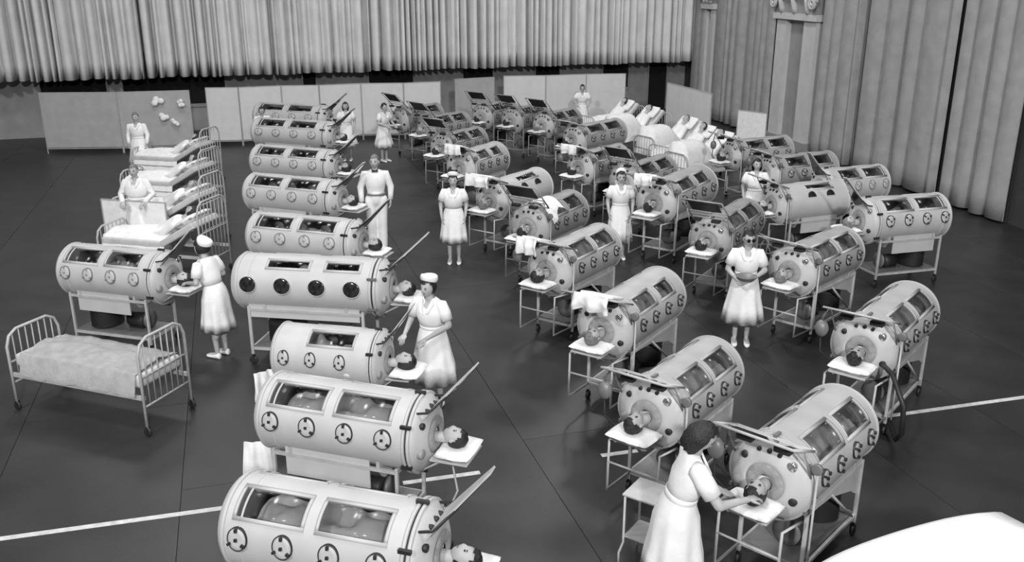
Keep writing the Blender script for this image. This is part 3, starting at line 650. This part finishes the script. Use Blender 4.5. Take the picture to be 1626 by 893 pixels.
LUNGS = {   # foot end and head ring of the tank axis, kind, radial scale
 'L1': ((360, 815), (668, 872), 'A', 1.0), 'L2': ((414, 645), (665, 685), 'A', 1.0), 'L3': ((432, 545), (600, 560), 'C', .92), 'L4': ((372, 448), (600, 460), 'B', 1.04),
 'L5': ((396, 370), (560, 385), 'K', 1.0), 'L6': ((392, 303), (530, 316), 'K', 1.0), 'L7': ((402, 254), (525, 264), 'K', 1.0), 'L8': ((404, 210), (522, 218), 'K', 1.03), 'L9': ((404, 184), (515, 190), 'K', 1.03),
 'M1': ((1350, 655), (1228, 755), 'D', 1.0), 'M2': ((1143, 572), (1045, 643), 'D', .97), 'M3': ((1058, 460), (965, 520), 'E', 1.0), 'M4': ((964, 387), (877, 428), 'D', 1.0), 'M5': ((915, 330), (845, 360), 'G', 1.0),
 'M6': ((862, 292), (785, 318), 'H', 1.0), 'M7': ((795, 250), (735, 268), 'E', 1.02), 'M8': ((765, 222), (705, 236), 'G', 1.0), 'M9': ((742, 196), (680, 206), 'G', 1.0), 'M10': ((700, 182), (640, 190), 'G', 1.0),
 'R1': ((1450, 485), (1375, 550), 'D', 1.0), 'R2': ((1345, 393), (1262, 430), 'D', 1.0), 'R3': ((1190, 338), (1130, 375), 'G', .95), 'R4': ((1116, 297), (1045, 328), 'E', 1.08), 'R5': ((1060, 270), (995, 290), 'G', 1.0),
 'R6': ((990, 252), (925, 267), 'D', 1.0), 'R7': ((985, 208), (915, 222), 'D', 1.0), 'R8': ((915, 190), (865, 200), 'G', 1.0), 'R9': ((862, 182), (815, 192), 'G', 1.0), 'R10': ((812, 176), (768, 186), 'G', 1.0),
 'F1': ((1500, 345), (1375, 355), 'A', 1.05), 'F2': ((1342, 314), (1235, 325), 'H', 1.0), 'F3': ((1400, 289), (1316, 297), 'K', 1.0), 'F4': ((1325, 265), (1225, 275), 'D', 1.0), 'F5': ((1255, 238), (1165, 247), 'D', 1.0)}
LAB = {
 'L1': 'pale iron lung nearest the camera in the left row, cut by the bottom edge', 'L2': 'pale iron lung with a deep white apron panel, second in the left row',
 'L3': 'short pale iron lung with one window beside the capped nurse in left row', 'L4': 'long white iron lung with four dark glass portholes in the left row',
 'L5': 'pale iron lung directly behind the one with dark portholes, left row', 'L6': 'pale iron lung to the left of the man with the bow tie',
 'L7': 'pale iron lung in the left row, third from its far end', 'L8': 'pale iron lung in the left row, last but one before the screen', 'L9': 'pale iron lung at the far end of left row against the screen',
 'LL': 'pale iron lung at the left edge, attended by nurse seen from behind',
 'M1': 'grey iron lung nearest in the middle row, tended by the leaning nurse', 'M2': 'grey iron lung second in the middle row, just behind the leaning nurse', 'M3': 'grey iron lung third in the middle row with small windows',
 'M4': 'grey iron lung fourth in the middle row, below the standing dark-haired nurse', 'M5': 'dull grey iron lung fifth in the middle row with a cloth thrown over', 'M6': 'white iron lung sixth in middle row right of the front-facing nurse',
 'M7': 'grey iron lung seventh in the middle row, above the front-facing capped nurse', 'M8': 'dull grey iron lung eighth in the middle row', 'M9': 'dull grey iron lung ninth in the middle row', 'M10': 'dull grey iron lung at the far end of middle row by the screen',
 'R1': 'grey iron lung nearest in the right row, with big looping hose', 'R2': 'grey iron lung beside the nurse in dark spectacles, right row', 'R3': 'dull grey iron lung behind the nurse in dark spectacles', 'R4': 'pale grey iron lung right of the slim nurse in right row',
 'R5': 'dull grey iron lung fifth in the right row, behind the slim nurse', 'R6': 'grey iron lung sixth in the right row', 'R7': 'grey iron lung seventh in right row below the draped beds', 'R8': 'dull grey iron lung in right row under the far bed with seated woman', 'R9': 'dull grey iron lung in right row, last but one from the back', 'R10': 'dull grey iron lung at the far back end of the right row',
 'F1': 'white iron lung by right wall, cut by the right picture edge', 'F2': 'white iron lung with two half-moon ports near the right wall', 'F3': 'pale iron lung behind the one with half-moon ports, against right drapes', 'F4': 'grey iron lung by the right wall, behind the dark-haired woman in white', 'F5': 'grey iron lung farthest along the right wall below the low screen'}
WHERE = {'L1': 'nearest iron lung of the left row', 'L2': 'second iron lung of the left row', 'L3': 'short iron lung beside the capped nurse', 'L4': 'iron lung with dark portholes', 'L5': 'fifth iron lung of the left row', 'L6': 'iron lung beside the bow-tied man',
 'L7': 'seventh iron lung of the left row', 'L8': 'eighth iron lung of the left row', 'L9': 'farthest iron lung of the left row', 'LL': 'iron lung at the left edge', 'M1': 'nearest iron lung of the middle row', 'M2': 'second iron lung of the middle row', 'M3': 'third iron lung of the middle row',
 'M4': 'fourth iron lung of the middle row', 'M5': 'fifth iron lung of the middle row', 'M6': 'sixth iron lung of the middle row', 'M7': 'seventh iron lung of the middle row', 'M8': 'eighth iron lung of the middle row', 'M9': 'ninth iron lung of the middle row', 'M10': 'farthest iron lung of the middle row',
 'R1': 'iron lung with the looping hose', 'R2': 'iron lung beside the spectacled nurse', 'R3': 'dull iron lung behind the spectacled nurse', 'R4': 'fourth iron lung of the right row', 'R5': 'fifth iron lung of the right row', 'R6': 'sixth iron lung of the right row', 'R7': 'seventh iron lung of the right row', 'R8': 'eighth iron lung of the right row', 'R9': 'ninth iron lung of the right row', 'R10': 'farthest iron lung of the right row',
 'F1': 'iron lung cut by the right edge', 'F2': 'iron lung with half-moon ports', 'F3': 'iron lung behind the half-moon ports one', 'F4': 'fourth iron lung along the right wall', 'F5': 'farthest iron lung along the right wall'}
GROUP = {'L': 'iron lungs of the left row', 'M': 'iron lungs of the middle row', 'R': 'iron lungs of the right row', 'F': 'iron lungs along the right wall'}
NEAR = ('L1', 'L2', 'M1', 'M2', 'M3', 'M4', 'R1', 'R2')
protos = {}; LROOT = {}; LMAT = {}
hd_ll = at(258, 440, AX); f_ll = hd_ll + Vector((-1.62*math.cos(.28), 1.62*math.sin(.28), 0))
items = [(k, at(*v[0], AX), at(*v[1], AX), v[2], v[3]) for k, v in LUNGS.items()] + [('LL', f_ll, hd_ll, 'K', 1.0)]
for idx, (key, A_, B_, kind, s) in enumerate(items):
    d = (B_-A_).normalized(); A_ = A_ + d*(.26 if key in ('M1', 'M2') else .2); L_ = (B_-A_).length; L_ = min(max(L_, 1.28 if kind != 'C' else 1.1), 2.05); mid = (A_+B_)/2
    if key == 'L3': mid = B_ - d*L_/2
    o = protos.get(kind)
    if o is None: protos[kind] = o = make_lung(kind)
    else: o = copy_tree(o)
    o.location = (mid.x, mid.y, 0); o.rotation_euler = (0, 0, math.atan2(d.y, d.x)); o.scale = (L_/L0, s, s)
    tag(o, LAB[key], 'iron lung', GROUP[key[0]]); LROOT[key] = o
    mw = T((mid.x, mid.y, 0)) @ R(math.atan2(d.y, d.x), 'Z'); hx = L_/2 + .19*L_/L0; LMAT[key] = (mw, hx, s)
    hk = idx % 3 if key[0] != 'L' else idx % 2
    patient(mw @ T((hx + .01, 0, AX*s - .0)) @ R(random.uniform(-.15, .15), 'Z'), '%s patient lying with head out of the %s' % (['dark-haired', 'short-haired', 'fair-haired'][hk], WHERE[key]), hk)
    p = link('pillow', PILLOW); p.matrix_world = mw @ T((hx + .215, 0, AX*s - .165*s + .052)); tag(p, 'white pillow under the head at the %s' % WHERE[key], 'pillow', 'pillows on the iron lung head trays')
    sh_ = link('bed_sheet', SHEETS[0 if key in NEAR else 1 if key == 'L3' else (idx*2+1) % 3]); sh_.matrix_world = mw @ T((L_/2-.16, 0, AX*s + (.02 if key in NEAR else -.06))) ; sh_.scale = (L_*.9/1.5, .86, 1.); tag(sh_, 'rumpled sheet seen through the windows of the %s' % WHERE[key], 'sheet', 'sheets inside the iron lungs')
# extras on single lungs
def on(key, name, mb, mt): return mb.build(name, mt, LROOT[key])
b = MB(); b.tube([(.95, .1, .8), (1.15, .05, .72), (1.22, 0, .5), (1.12, 0, .28), (.9, 0, .22)], .012, 6); on('L2', 'cable', b, 'frame')
b = MB(); b.tube([(.85, .15, .95), (1.2, .42, .95), (1.38, .62, .7), (1.3, .62, .35), (1.0, .5, .12), (.7, .35, .16)], .028, 8); on('R1', 'hose', b, 'dark')
b = MB(); b.box((-.05, -.325, .80), (.55, .012, .07)); on('L3', 'name_plate', b, 'dark')

# ------------------------------------------------------------------ beds
def bed_frame(root, L_, W_, h=.62, head=1.1, foot=.85, mt='frame'):
    for x, hh, nm in ((0, head, 'headboard'), (-L_, foot, 'footboard')):
        b = MB(); r_ = .018
        pts = [(x, -W_/2, .06), (x, -W_/2, hh-.18), (x, -W_/2+.05, hh-.06), (x, -W_/2+.16, hh), (x, W_/2-.16, hh), (x, W_/2-.05, hh-.06), (x, W_/2, hh-.18), (x, W_/2, .06)]
        b.tube(pts, r_, 8); fo = b.build(nm, mt, root)
        b = MB(); b.tube([(x, -W_/2, hh*.62), (x, W_/2, hh*.62)], .012, 6); b.build('cross_rail', mt, fo)
        b = MB(); b.tube([(x, -W_/2, .36), (x, W_/2, .36)], .012, 6); b.build('cross_rail', mt, fo)
        n = 7
        for k in range(1, n+1): y = -W_/2 + W_*k/(n+1); zt = hh - (.0 if .2 < k/(n+1) < .8 else .05); b = MB(); b.tube([(x, y, .36), (x, y, zt)], .009, 6); b.build('spindle', mt, fo)
        for s in (1, -1): link('caster', CASTER, fo, T((x, s*W_/2, 0)))
    for s in (1, -1): b = MB(); b.box((-L_/2, s*(W_/2-.02), h-.14), (L_, .03, .05)); b.build('side_rail', mt, root)
def hospital_bed(loc, ang, lab, tilt=40, L_=2.0, W_=.88, tent=False, group='hospital beds', pat=None, hk=0, h=.60, head=1.05, foot=.86, key=''):
    root = tag(empty('hospital_bed', (loc.x, loc.y, 0), ang), lab, 'bed', group); bed_frame(root, L_, W_, h, head, foot)
    hinge = -.78; ta = math.radians(tilt); b = MB(); b.box(((hinge-L_+.04)/2, 0, h+.03), (hinge+L_-.06, W_-.08, .13), None, 0, .03); b.build('mattress', 'mattress', root)
    mt_ = T((hinge, 0, h-.03)) @ R(-ta, 'Y')
    b = MB(); b.box((.39, 0, .06), (.78, W_-.08, .12), None, 0, .03); b.build('backrest', 'mattress', root, mt_)
    mw = T((loc.x, loc.y, 0)) @ R(ang, 'Z')
    b = MB(); nx, ny = 26, 18; V = []
    for i in range(nx+1):
        for j in range(ny+1):
            u, v = i/nx, j/ny*2-1; x = hinge + .05 - u*(L_+hinge+.0); ax = abs(v)
            drop = max(0, ax-.72)/.28; y = v*(W_/2+.06) if ax < .72 else math.copysign((W_/2+.06)*.72 + (ax-.72)*.35, v)
            z = h + .11 + (.14*math.exp(-((v)/.5)**2)*(.8 + .3*math.sin(u*4)) if not tent else .42*smooth01(.15, .5, u)*math.exp(-(v/.75)**4)) - drop*.34
            z += .015*noise.noise(Vector((x*5, v*4, loc.x))) + .012*noise.noise(Vector((x*12, v*9, loc.y)))
            V.append((x, y, z))
    if True:
        for j in range(ny+1): x, y, z = V[nx*(ny+1)+j]; V.append((x-.05, y, h-.22))
        nx += 1
    Fc = [(i*(ny+1)+j, i*(ny+1)+j+1, (i+1)*(ny+1)+j+1, (i+1)*(ny+1)+j) for i in range(nx) for j in range(ny)]
    n0 = len(V); V += [(x, y, z-.012) for x, y, z in V]; Fc += [tuple(n0+q for q in reversed(f)) for f in Fc]
    b.add(V, Fc, 0, True); o = b.build('bed_sheet', 'cloth'); o.matrix_world = mw; tag(o, 'white sheet covering the ' + key, 'sheet', 'sheets on the hospital beds')
    p = link('pillow', BEDPILLOW); p.matrix_world = mw @ mt_ @ T((.58, 0, .19)); tag(p, 'white pillow on the ' + key, 'pillow', 'pillows on the hospital beds')
    if pat: patient(mw @ mt_ @ T((.46, 0, .30)), pat, hk, 'patients in the hospital beds')
    return root
BEDS = [((1012, 165), 'far bed with raised backrest where the woman stands, by the screen', 'far bed beside the standing woman', 'patient propped up in the far bed beside the standing woman', False),
        ((1052, 176), 'bed with steep raised backrest, second along the right wall', 'second bed along the right wall', 'patient propped up in the second bed along the right wall', True),
        ((1112, 193), 'bed with raised backrest before the white corner screen', 'bed before the white corner screen', 'patient propped up in bed before the white corner screen', True),
        ((1140, 206), 'bed with raised backrest, fourth along the right wall', 'fourth bed along the right wall', 'patient propped up in the fourth bed along right wall', False),
        ((1168, 216), 'bed with raised backrest right beside the low square screen', 'bed beside the low square screen', 'patient propped up in bed beside the low square screen', True)]
for i, (pp, lab, key, pl, tent) in enumerate(BEDS):
    p = at(*pp, 1.1); hospital_bed(p, math.radians(32), lab, 44, tent=tent, pat=pl, hk=i, key=key, group='beds along the right wall')
LB = [((334, 232), 'bed with raised back at rear of the left-hand beds, near grey screen', 'rearmost left-hand bed', 'patient in the rearmost left-hand bed'), ((334, 268), 'second bed from the back among the left-hand beds', 'second left-hand bed from the back', 'patient in the second left-hand bed from the back'),
      ((337, 312), 'third bed from the back among the left-hand beds', 'third left-hand bed from the back', 'patient in the third left-hand bed from the back'), ((338, 356), 'front bed of the left-hand beds, behind the nurse seen from behind', 'front left-hand bed', 'patient in the front left-hand bed')]
for i, (pp, lab, key, pl) in enumerate(LB):
    p = at(*pp, .95); hospital_bed(p, math.radians(-14), lab, 30, pat=pl, hk=i, key=key, group='beds on the left side', head=1.4)
# iron bedstead at lower left, seen from its spindled end
pA, pB = at(236, 693), at(306, 648); dd = (pB-pA).normalized(); wid = (pB-pA).length; ang = math.atan2(dd.y, dd.x)
cB = (pA+pB)/2; rt_ = tag(empty('iron_bedstead', (cB.x, cB.y, 0), ang - PI/2), 'white iron bedstead with arched spindled end at the lower left', 'bed')
bed_frame(rt_, 1.95, wid, .60, 1.16, 1.0)
b = MB(); b.box((-.98, 0, .64), (1.86, wid-.08, .16), None, 0, .04); b.build('mattress', 'mattress', rt_)
b = MB(); nx, ny = 30, 16; V = []
for i in range(nx+1):
    for j in range(ny+1):
        u, v = i/nx, j/ny*2-1; V.append((-.10-u*1.7, v*(wid/2-.01) if abs(v) < .8 else v*(wid/2+.02), .735 - (.25 if abs(v) > .9 else 0) + .05*math.exp(-v*v*4) + .03*noise.noise(Vector((u*7, v*4, 3))) + .015*noise.noise(Vector((u*19, v*9, 3)))))
Fc = [(i*(ny+1)+j, i*(ny+1)+j+1, (i+1)*(ny+1)+j+1, (i+1)*(ny+1)+j) for i in range(nx) for j in range(ny)]
n0 = len(V); V += [(x, y, z-.014) for x, y, z in V]; Fc += [tuple(n0+q for q in reversed(f)) for f in Fc]; b.add(V, Fc)
o = b.build('blanket', 'blanket'); o.matrix_world = T((cB.x, cB.y, 0)) @ R(ang-PI/2, 'Z'); tag(o, 'grey rumpled blanket on the iron bedstead at lower left', 'blanket')
# white-covered bed at the lower right corner
q0, q1 = at(1262, 896, .86), at(1446, 830, .86); dq = (q1-q0).normalized(); nq = Vector((dq.y, -dq.x, 0)); aq = math.atan2(dq.y, dq.x)
rt2 = tag(empty('covered_bed', (q0.x, q0.y, 0), aq), 'bed under a smooth white cover in the bottom right corner', 'bed')
bed_frame(rt2, -2.2, .1, .5, .5, .5) if False else None
b = MB(); rings = []
for k in range(15):
    t = k/14; zz = .84 + .03*math.sin(t*PI) + .02*math.sin(t*5); x = -.15 + 2.2*t; ins = .10*(2*t-1)**4
    prof = [(-.02+ins, .30), (-.02+ins, .60), (.0+ins, zz-.08), (.03+ins, zz-.03), (.09+ins, zz), (.45, zz+.01), (.80-ins, zz), (.88-ins, zz-.03), (.90-ins, zz-.10), (.90-ins, .30)]
    rings.append([Vector((x, -y, z)) for y, z in prof])
b.loft(rings); b.build('cover', 'cloth', rt2)
for x in (0, 1.8):
    for y in (-.1, -.78): b = MB(); b.tube([(x, y, .1), (x, y, .34)], .02, 8); lo = b.build('leg', 'frame', rt2); link('caster', CASTER, lo, T((x, y, 0)))

# ------------------------------------------------------------------ people standing about
def stand(px, py, h): p = at(px, py, h); return (p.x, p.y)
rad = math.radians
def toward(p, q): return math.atan2(q[1]-p[1], q[0]-p[0]) + PI/2      # a figure's own front is -y
CAMP = (0, 0)
n1 = stand(684, 440, 1.66)
person('nurse in flat white cap and full skirt beside the short iron lung', n1, toward(n1, (-2.2, 7.5)), 1.66, 6, {'R': ((-.26, -.05, 1.10), (-.20, -.30, 1.00)), 'L': ((.25, -.04, 1.10), (.08, -.30, .99))}, 'dress', 'wavy', cap='flat', yaw=-10, seed=1, hem=.36)
n2 = stand(352, 566, 0)
person('nurse seen from behind with white cap beside the left-edge iron lung', n2, toward(n2, (-5.2, 12.2)), 1.66, 14, {'R': ((-.25, -.06, 1.12), (-.18, -.32, 1.08)), 'L': ((.25, -.06, 1.12), (.15, -.32, 1.06))}, 'dress', 'wavy', cap='back', yaw=5, seed=2, belt=False, flare=.4)
n3 = (at(1092, 696, 1.60).x, at(1092, 696, 1.60).y)
d3 = toward(n3, (LMAT['M1'][0] @ Vector((1.15, 0, 0)))[:2])
person('dark-haired nurse in foreground leaning over the nearest middle-row patient', (n3[0] - .04, n3[1] - .0), d3, 1.74, 13, {'L': ((.27, -.12, 1.06), (.16, -.36, .98)), 'R': ((-.26, -.24, 1.10), (-.10, -.50, 1.06))}, 'dress', 'bob', pitch=30, seed=3, hem=.36, belt=True, stout=1.08, flare=.5)
n4 = stand(1190, 366, 1.67)
person('nurse in dark spectacles and flared skirt holding a round dish', n4, toward(n4, (1.6, 2)), 1.67, 3, {'L': ((.25, -.03, 1.10), (.06, -.28, 1.04)), 'R': ((-.25, -.03, 1.10), (-.12, -.26, 1.0)), 'palm': 'up'}, 'dress', 'man', glasses=True, yaw=14, pitch=6, seed=4, hem=.36)
n5 = stand(719, 278, 1.63)
person('capped nurse facing the camera at the head of the middle row', n5, toward(n5, (-.8, 0)), 1.63, 0, None, 'dress', 'wavy', cap='flat', seed=5, belt=False, stout=1.06, flare=.45)
n6 = stand(594, 247, 1.84)
person('man in white shirt, bow tie and white trousers in the aisle', n6, toward(n6, (-.4, 0)), 1.84, 0, {'L': ((.25, .02, 1.12), (.24, -.04, .90)), 'R': ((-.25, .02, 1.12), (-.24, -.07, .88))}, 'suit', 'man', 'hair_light', yaw=-15, seed=6)
n7 = stand(548, 163, 1.63)
person('dark-haired woman in pale dress at far end of the left row', n7, toward(n7, (-4, 0)), 1.63, 0, {'R': ((-.25, -.02, 1.10), (-.25, -.2, .98))}, 'dress', 'bob', seed=7)
n8 = stand(607, 164, 1.63)
person('woman in white turned right before the far white screen', n8, toward(n8, (2, 21)), 1.63, 6, {'L': ((.25, -.08, 1.12), (.14, -.32, 1.05)), 'R': ((-.25, -.08, 1.12), (-.14, -.32, 1.05))}, 'dress', 'short', seed=8)
n9 = stand(415, 171, 1.54)
person('dark-haired woman standing at the foot of the far left-row lung', n9, toward(n9, (-3, 10)), 1.56, 5, None, 'dress', 'wavy', seed=9, yaw=-15)
n10 = stand(987, 273, 1.63)
person('slim dark-haired nurse with long skirt between middle and right rows', n10, toward(n10, (1.7, 0)), 1.63, 0, None, 'dress', 'wavy', cap='back', seed=10, hem=.34, flare=.5)
n11 = stand(1203, 253, 1.64)
person('dark long-haired woman in white short sleeves near the right wall', n11, toward(n11, (2.6, 0)), 1.64, 0, {'L': ((.25, -.04, 1.10), (.20, -.25, 1.0))}, 'dress', 'bob', seed=11, yaw=10)
n12 = stand(925, 135, 1.62)
person('dark-haired woman in white standing behind the far bed', n12, toward(n12, (1.6, 0)), 1.62, 0, {'R': ((-.27, -.06, 1.12), (-.2, -.28, 1.06)), 'L': ((.27, -.06, 1.12), (.2, -.28, 1.06))}, 'dress', 'wavy', seed=12)
n13 = stand(212, 261, 1.72)
person('grey-haired person in long-sleeved white coat at the left-hand beds', n13, toward(n13, (-6, 0)), 1.72, 4, {'R': ((-.28, -.02, 1.12), (-.18, -.26, 1.02)), 'L': ((.28, -.02, 1.12), (.18, -.26, 1.02))}, 'coat', 'man', 'hair_light', seed=13, stout=1.15)
n14 = stand(214, 180, 1.68)
person('fair-haired person standing before the grey screen at far left', n14, toward(n14, (-7, 0)), 1.68, 0, None, 'coat', 'man', 'hair_light', seed=14)
# round dish held by the spectacled nurse
f4 = toward(n4, (1.6, 2)); m4 = T((n4[0], n4[1], 0)) @ R(f4, 'Z')
b = MB(); b.lathe([(0, .02), (.0, .09), (.03, .125), (.06, .14), (.065, .143), (.06, .132), (.012, .085), (.012, .01)], 28); o = b.build('basin', 'mid'); o.matrix_world = m4 @ T((-.03, -.40, 1.075)); tag(o, 'round grey basin held by the nurse in dark spectacles', 'basin')

# ------------------------------------------------------------------ loose things
def cloth_hang(wd, ht, seed, tri=0.):
    b = MB(); n, m = 14, 10; V = []
    for j in range(m+1):
        for i in range(n+1):
            u, v = i/n*2-1, j/m; V.append((u*wd/2*(1-tri*(1-v)) , .03*math.sin(u*7+seed)*(.3+v) + .02*noise.noise(Vector((u*3, v*3, seed))) - .02*math.sin(v*PI), -v*ht + .04*u*u*tri + .02*noise.noise(Vector((u*2, seed, 0)))*v))
    Fc = [(j*(n+1)+i, j*(n+1)+i+1, (j+1)*(n+1)+i+1, (j+1)*(n+1)+i) for j in range(m) for i in range(n)]
    n0 = len(V); V += [(x, y+.012, z) for x, y, z in V]; Fc += [tuple(n0+q for q in reversed(f)) for f in Fc]
    for j in range(m): Fc += [(j*(n+1), (j+1)*(n+1), n0+(j+1)*(n+1), n0+j*(n+1)), (j*(n+1)+n, n0+j*(n+1)+n, n0+(j+1)*(n+1)+n, (j+1)*(n+1)+n)]
    b.add(V, Fc, 0, True); return b
def hang(key, x, y, z, wd, ht, rz, seed, lab, tri=.3):
    mw, hx, s = LMAT[key]; o = cloth_hang(wd, ht, seed, tri).build('towel', 'cloth'); o.matrix_world = mw @ T((x, y, z)) @ R(rz, 'Z'); tag(o, lab, 'towel', 'towels hung on the iron lungs')
hang('L2', -.86, -.22, .78, .34, .48, .5, 1, 'white towel hanging under foot end of second left-row lung')
hang('L3', -.72, -.24, .80, .26, .34, .9, 4, 'small white towel hanging under the short iron lung', .1)
for key, y_, wd, ht, lab in (('M3', .05, .46, .20, 'white towel hung over the mirror frame of the third middle-row lung'), ('M4', -.1, .34, .24, 'white towel hung over the mirror frame of the fourth middle-row lung'),
                         ('M6', 0, .52, .22, 'white towel hung over the mirror frame of the sixth middle-row lung'), ('M7', .08, .40, .22, 'white towel hung over the mirror frame of the seventh middle-row lung'),
                         ('R6', 0, .46, .2, 'white towel hung over the mirror frame of the sixth right-row lung'), ('R4', 0, .36, .2, 'white towel hung over the mirror frame of the fourth right-row lung')):
    mw_, hx_, s_ = LMAT[key]; fx = LROOT[key].scale.x
    hang(key, (L0/2+.56)*fx + .03, y_, (AX+.57)*s_, wd, ht, PI/2, len(lab)+y_*10, lab, .05)
    q = MB(); q.box((0, 0, 0), (.30, wd*.9, .035), None, 0, .014); o = q.build('folded_linen', 'cloth'); o.matrix_world = mw_ @ T(((L0/2+.30)*fx, y_, (AX+.37+.085)*s_ + .035)) @ R(-math.atan2(.17, .5), 'Y'); tag(o, lab.replace('towel hung over', 'folded linen lying on'), 'linen', 'folded linen on the mirror frames')
# cloth thrown over the fifth middle-row lung
mw, hx, s = LMAT['M5']; b = MB(); V = []; n, m = 18, 14
for i in range(n+1):
    for j in range(m+1):
        u, v = i/n, j/m; th = rad(-60 + 125*v + 18*math.sin(u*5)); r_ = RAD*s + .025 + .012*math.sin(u*19+v*3) + .01*noise.noise(Vector((u*5, v*5, 2))); x = hx - .75 + .52*u + .06*math.sin(v*7)
        V.append((x, -r_*math.sin(th), AX*s + r_*math.cos(th)))
Fc = [(i*(m+1)+j, i*(m+1)+j+1, (i+1)*(m+1)+j+1, (i+1)*(m+1)+j) for i in range(n) for j in range(m)]; n0 = len(V)
V += [(x, y, z-.008) for x, y, z in V]; Fc += [tuple(n0+q for q in reversed(f)) for f in Fc]; b.add(V, Fc, 0, True)
o = b.build('draped_cloth', 'cloth'); o.matrix_world = mw; tag(o, 'white cloth thrown over the fifth middle-row iron lung', 'cloth')
# slender tubular stand behind the leaning nurse
st = at(1040, 785, .72); rs = tag(empty('instrument_stand', (st.x, st.y, 0), -.6), 'slender white tubular stand behind the leaning nurse in foreground', 'stand')
b = MB(); b.box((0, 0, .72), (.46, .34, .02), None, 0, .005); b.build('tray_top', 'frame', rs); b = MB(); b.box((0, 0, .30), (.42, .30, .014)); b.build('shelf', 'frame', rs)
for x in (-.21, .21):
    for y in (-.15, .15): b = MB(); b.tube([(x, y, .72), (x, y, .24), (x*1.12, y*1.2, .14), (x*1.12, y*1.2, .01)], .011, 7); b.build('leg', 'frame', rs)
# white standing panel in front of the coat-wearing person
pa, pb = at(160, 318, 1.05), at(263, 324, 1.05); pa.z = pb.z = 0
folding_screen([pa, pb], 1.08, 'low white cloth panel in front of the person in white coat', 'cloth', 0, 'panels among the left-hand beds')
